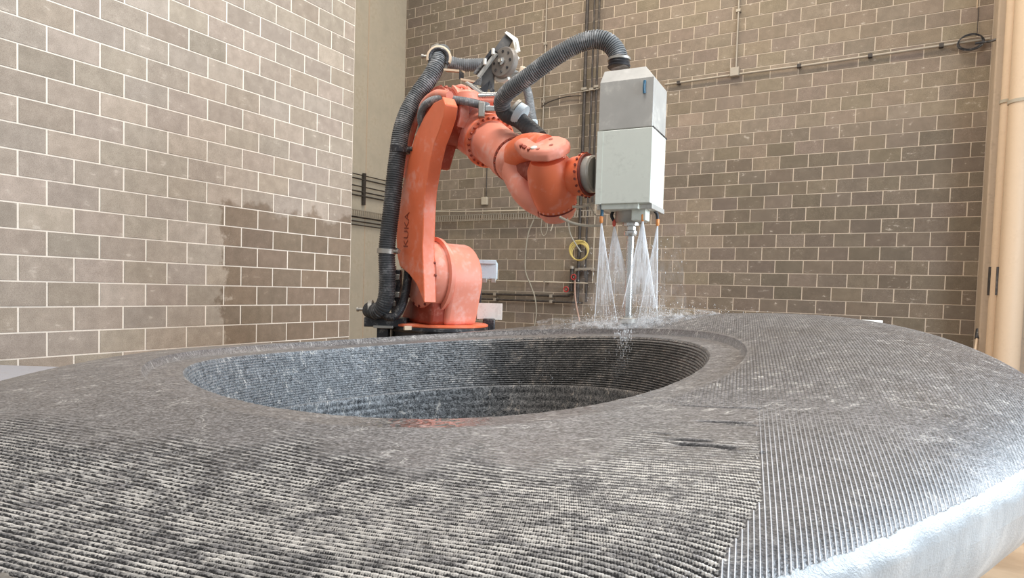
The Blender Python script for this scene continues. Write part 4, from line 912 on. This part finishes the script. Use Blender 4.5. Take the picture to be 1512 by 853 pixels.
rt2 = empty('cable_tray', a3); tag(rt2, 'short cable tray on the bare concrete wall left of the robot', 'cable tray'); tray(rt2, a3, b3, (-1, 0, 0))
path_thing('conduit', 'pale conduit lying along the top edge of the cable tray', 'conduit', [(600, 312), (700, 312), (830, 309)], .012, M_cable, .14)
for k, (z_, r_) in enumerate(((2.12, .010), (2.04, .014), (1.90, .012), (1.80, .014), (1.72, .016), (1.30, .014), (1.22, .014), (1.15, .012))):
    zz = z_
    o = MB().tube([(0, -1.9, 0), (0, 0, 0)], r_, n=8, smooth=False).build('cable_run', M_dark, recalc=False); o.location = (-8.95, 10.80, zz)
    nm = ['topmost', 'second from the top', 'third from the top', 'fourth from the top', 'fifth from the top', 'first below the tray', 'second below the tray', 'lowest'][k]
    tag(o, 'dark cable on the bare concrete wall left of the robot, ' + nm, 'cable', 'cables crossing the concrete wall')
o = MB().box((-.02, -.03, 0), (.03, .03, .62)).build('cable_support', M_dark, bevel=.004); o.location = (-8.96, 9.62, 1.55); tag(o, 'dark upright bar crossing the cables on the concrete wall', 'support')

# pipes in front of the pilaster
for px, py, Y_, r_, lb in ((1468.5, 450, 10.22, .066, 'narrower cream downpipe in front of the pilaster'), (1491, 450, 10.05, .135, 'wide cream downpipe at the right edge')):
    c_ = onY(px, py, Y_); root = empty('downpipe', (c_[0], c_[1], FLOOR)); tag(root, lb, 'pipe', 'cream downpipes at the right')
    MB().lathe([(r_, 0), (r_, 7.5)], n=36).build('pipe', M_cream, root)
    z_ = onY(px, 152, Y_)[2] - FLOOR; MB().lathe([(r_, -.02), (r_ + .012, -.02), (r_ + .012, .02), (r_, .02)], (0, 0, z_), n=36).build('clamp', M_conc, root)
    z0_, z1_ = onY(px, 436, Y_)[2] - FLOOR, onY(px, 394, Y_)[2] - FLOOR
    MB().box((-r_ - .018, -.03, z0_), (-r_ + .006, .01, z1_)).build('strap', M_dark, root)
# broom handle and small things
c_ = onY(1441, 510, 10.3); c2 = onY(1444.5, 487, 10.45); root = empty('broom', (c_[0] - .02, c_[1] - .1, FLOOR)); tag(root, 'pale broom handle with a black grip leaning by the pilaster', 'broom')
rl = np.array(root.location); bot = np.array([c_[0] - .10, c_[1] - .45, FLOOR + .12]); MB().tube([bot - rl, c_ - rl, c2 - rl], .015, n=10, smooth=False).build('handle', M_cream, root, recalc=False)
d_ = (c2 - c_) / np.linalg.norm(c2 - c_); MB().tube([c2 - d_ * .14 - rl, c2 + d_ * .01 - rl], .028, n=12, smooth=False).build('grip', M_black, root, recalc=False)
MB().box(tuple(bot - rl + (-.18, -.04, -.12)), tuple(bot - rl + (.18, .04, .02))).build('brush', M_black, root, bevel=.01)
# pale slab behind the stone on the left, on two trestles; pale board behind at the right
A = onZ(0, 546, -.42); 
c_ = at(40, 549, 3.9); zz = c_[2] - .065; o_ = np.array([c_[0], c_[1], 0]); root = empty('stone_slab', (c_[0], c_[1], FLOOR)); tag(root, 'pale grey flat slab behind the stone at the left edge', 'stone slab')
fr = (np.array([0, 0, 0]), np.array([0, 1.0, 0]), np.array([-1.0, 0, 0]), UP)
top = zz + .05 - FLOOR; MB().box((-2.2, -.55, top - .12), (.22, .38, top)).build('slab', M_slab, root, bevel=.01)
root.rotation_euler = (0, 0, math.atan2(RT[1], RT[0]))
for x in (-1.6, .1): MB().box((x - .12, -.45, 0), (x + .12, .38, top - .12)).build('trestle', M_door, root, bevel=.01)
c_ = at(1279, 480, 5.9); root = empty('packing_board', (c_[0], c_[1], FLOOR)); tag(root, 'white board end showing behind the far right edge of the stone', 'board')
root.rotation_euler = (0, 0, math.atan2(RT[1], RT[0])); hb = at(1279, 472, 5.9)[2] - FLOOR; MB().box((-.16, 0, 0), (.15, .04, hb)).build('board', M_white, root, bevel=.004); MB().box((-.18, .04, 0), (.17, .14, hb - .06)).build('backing', M_door, root)
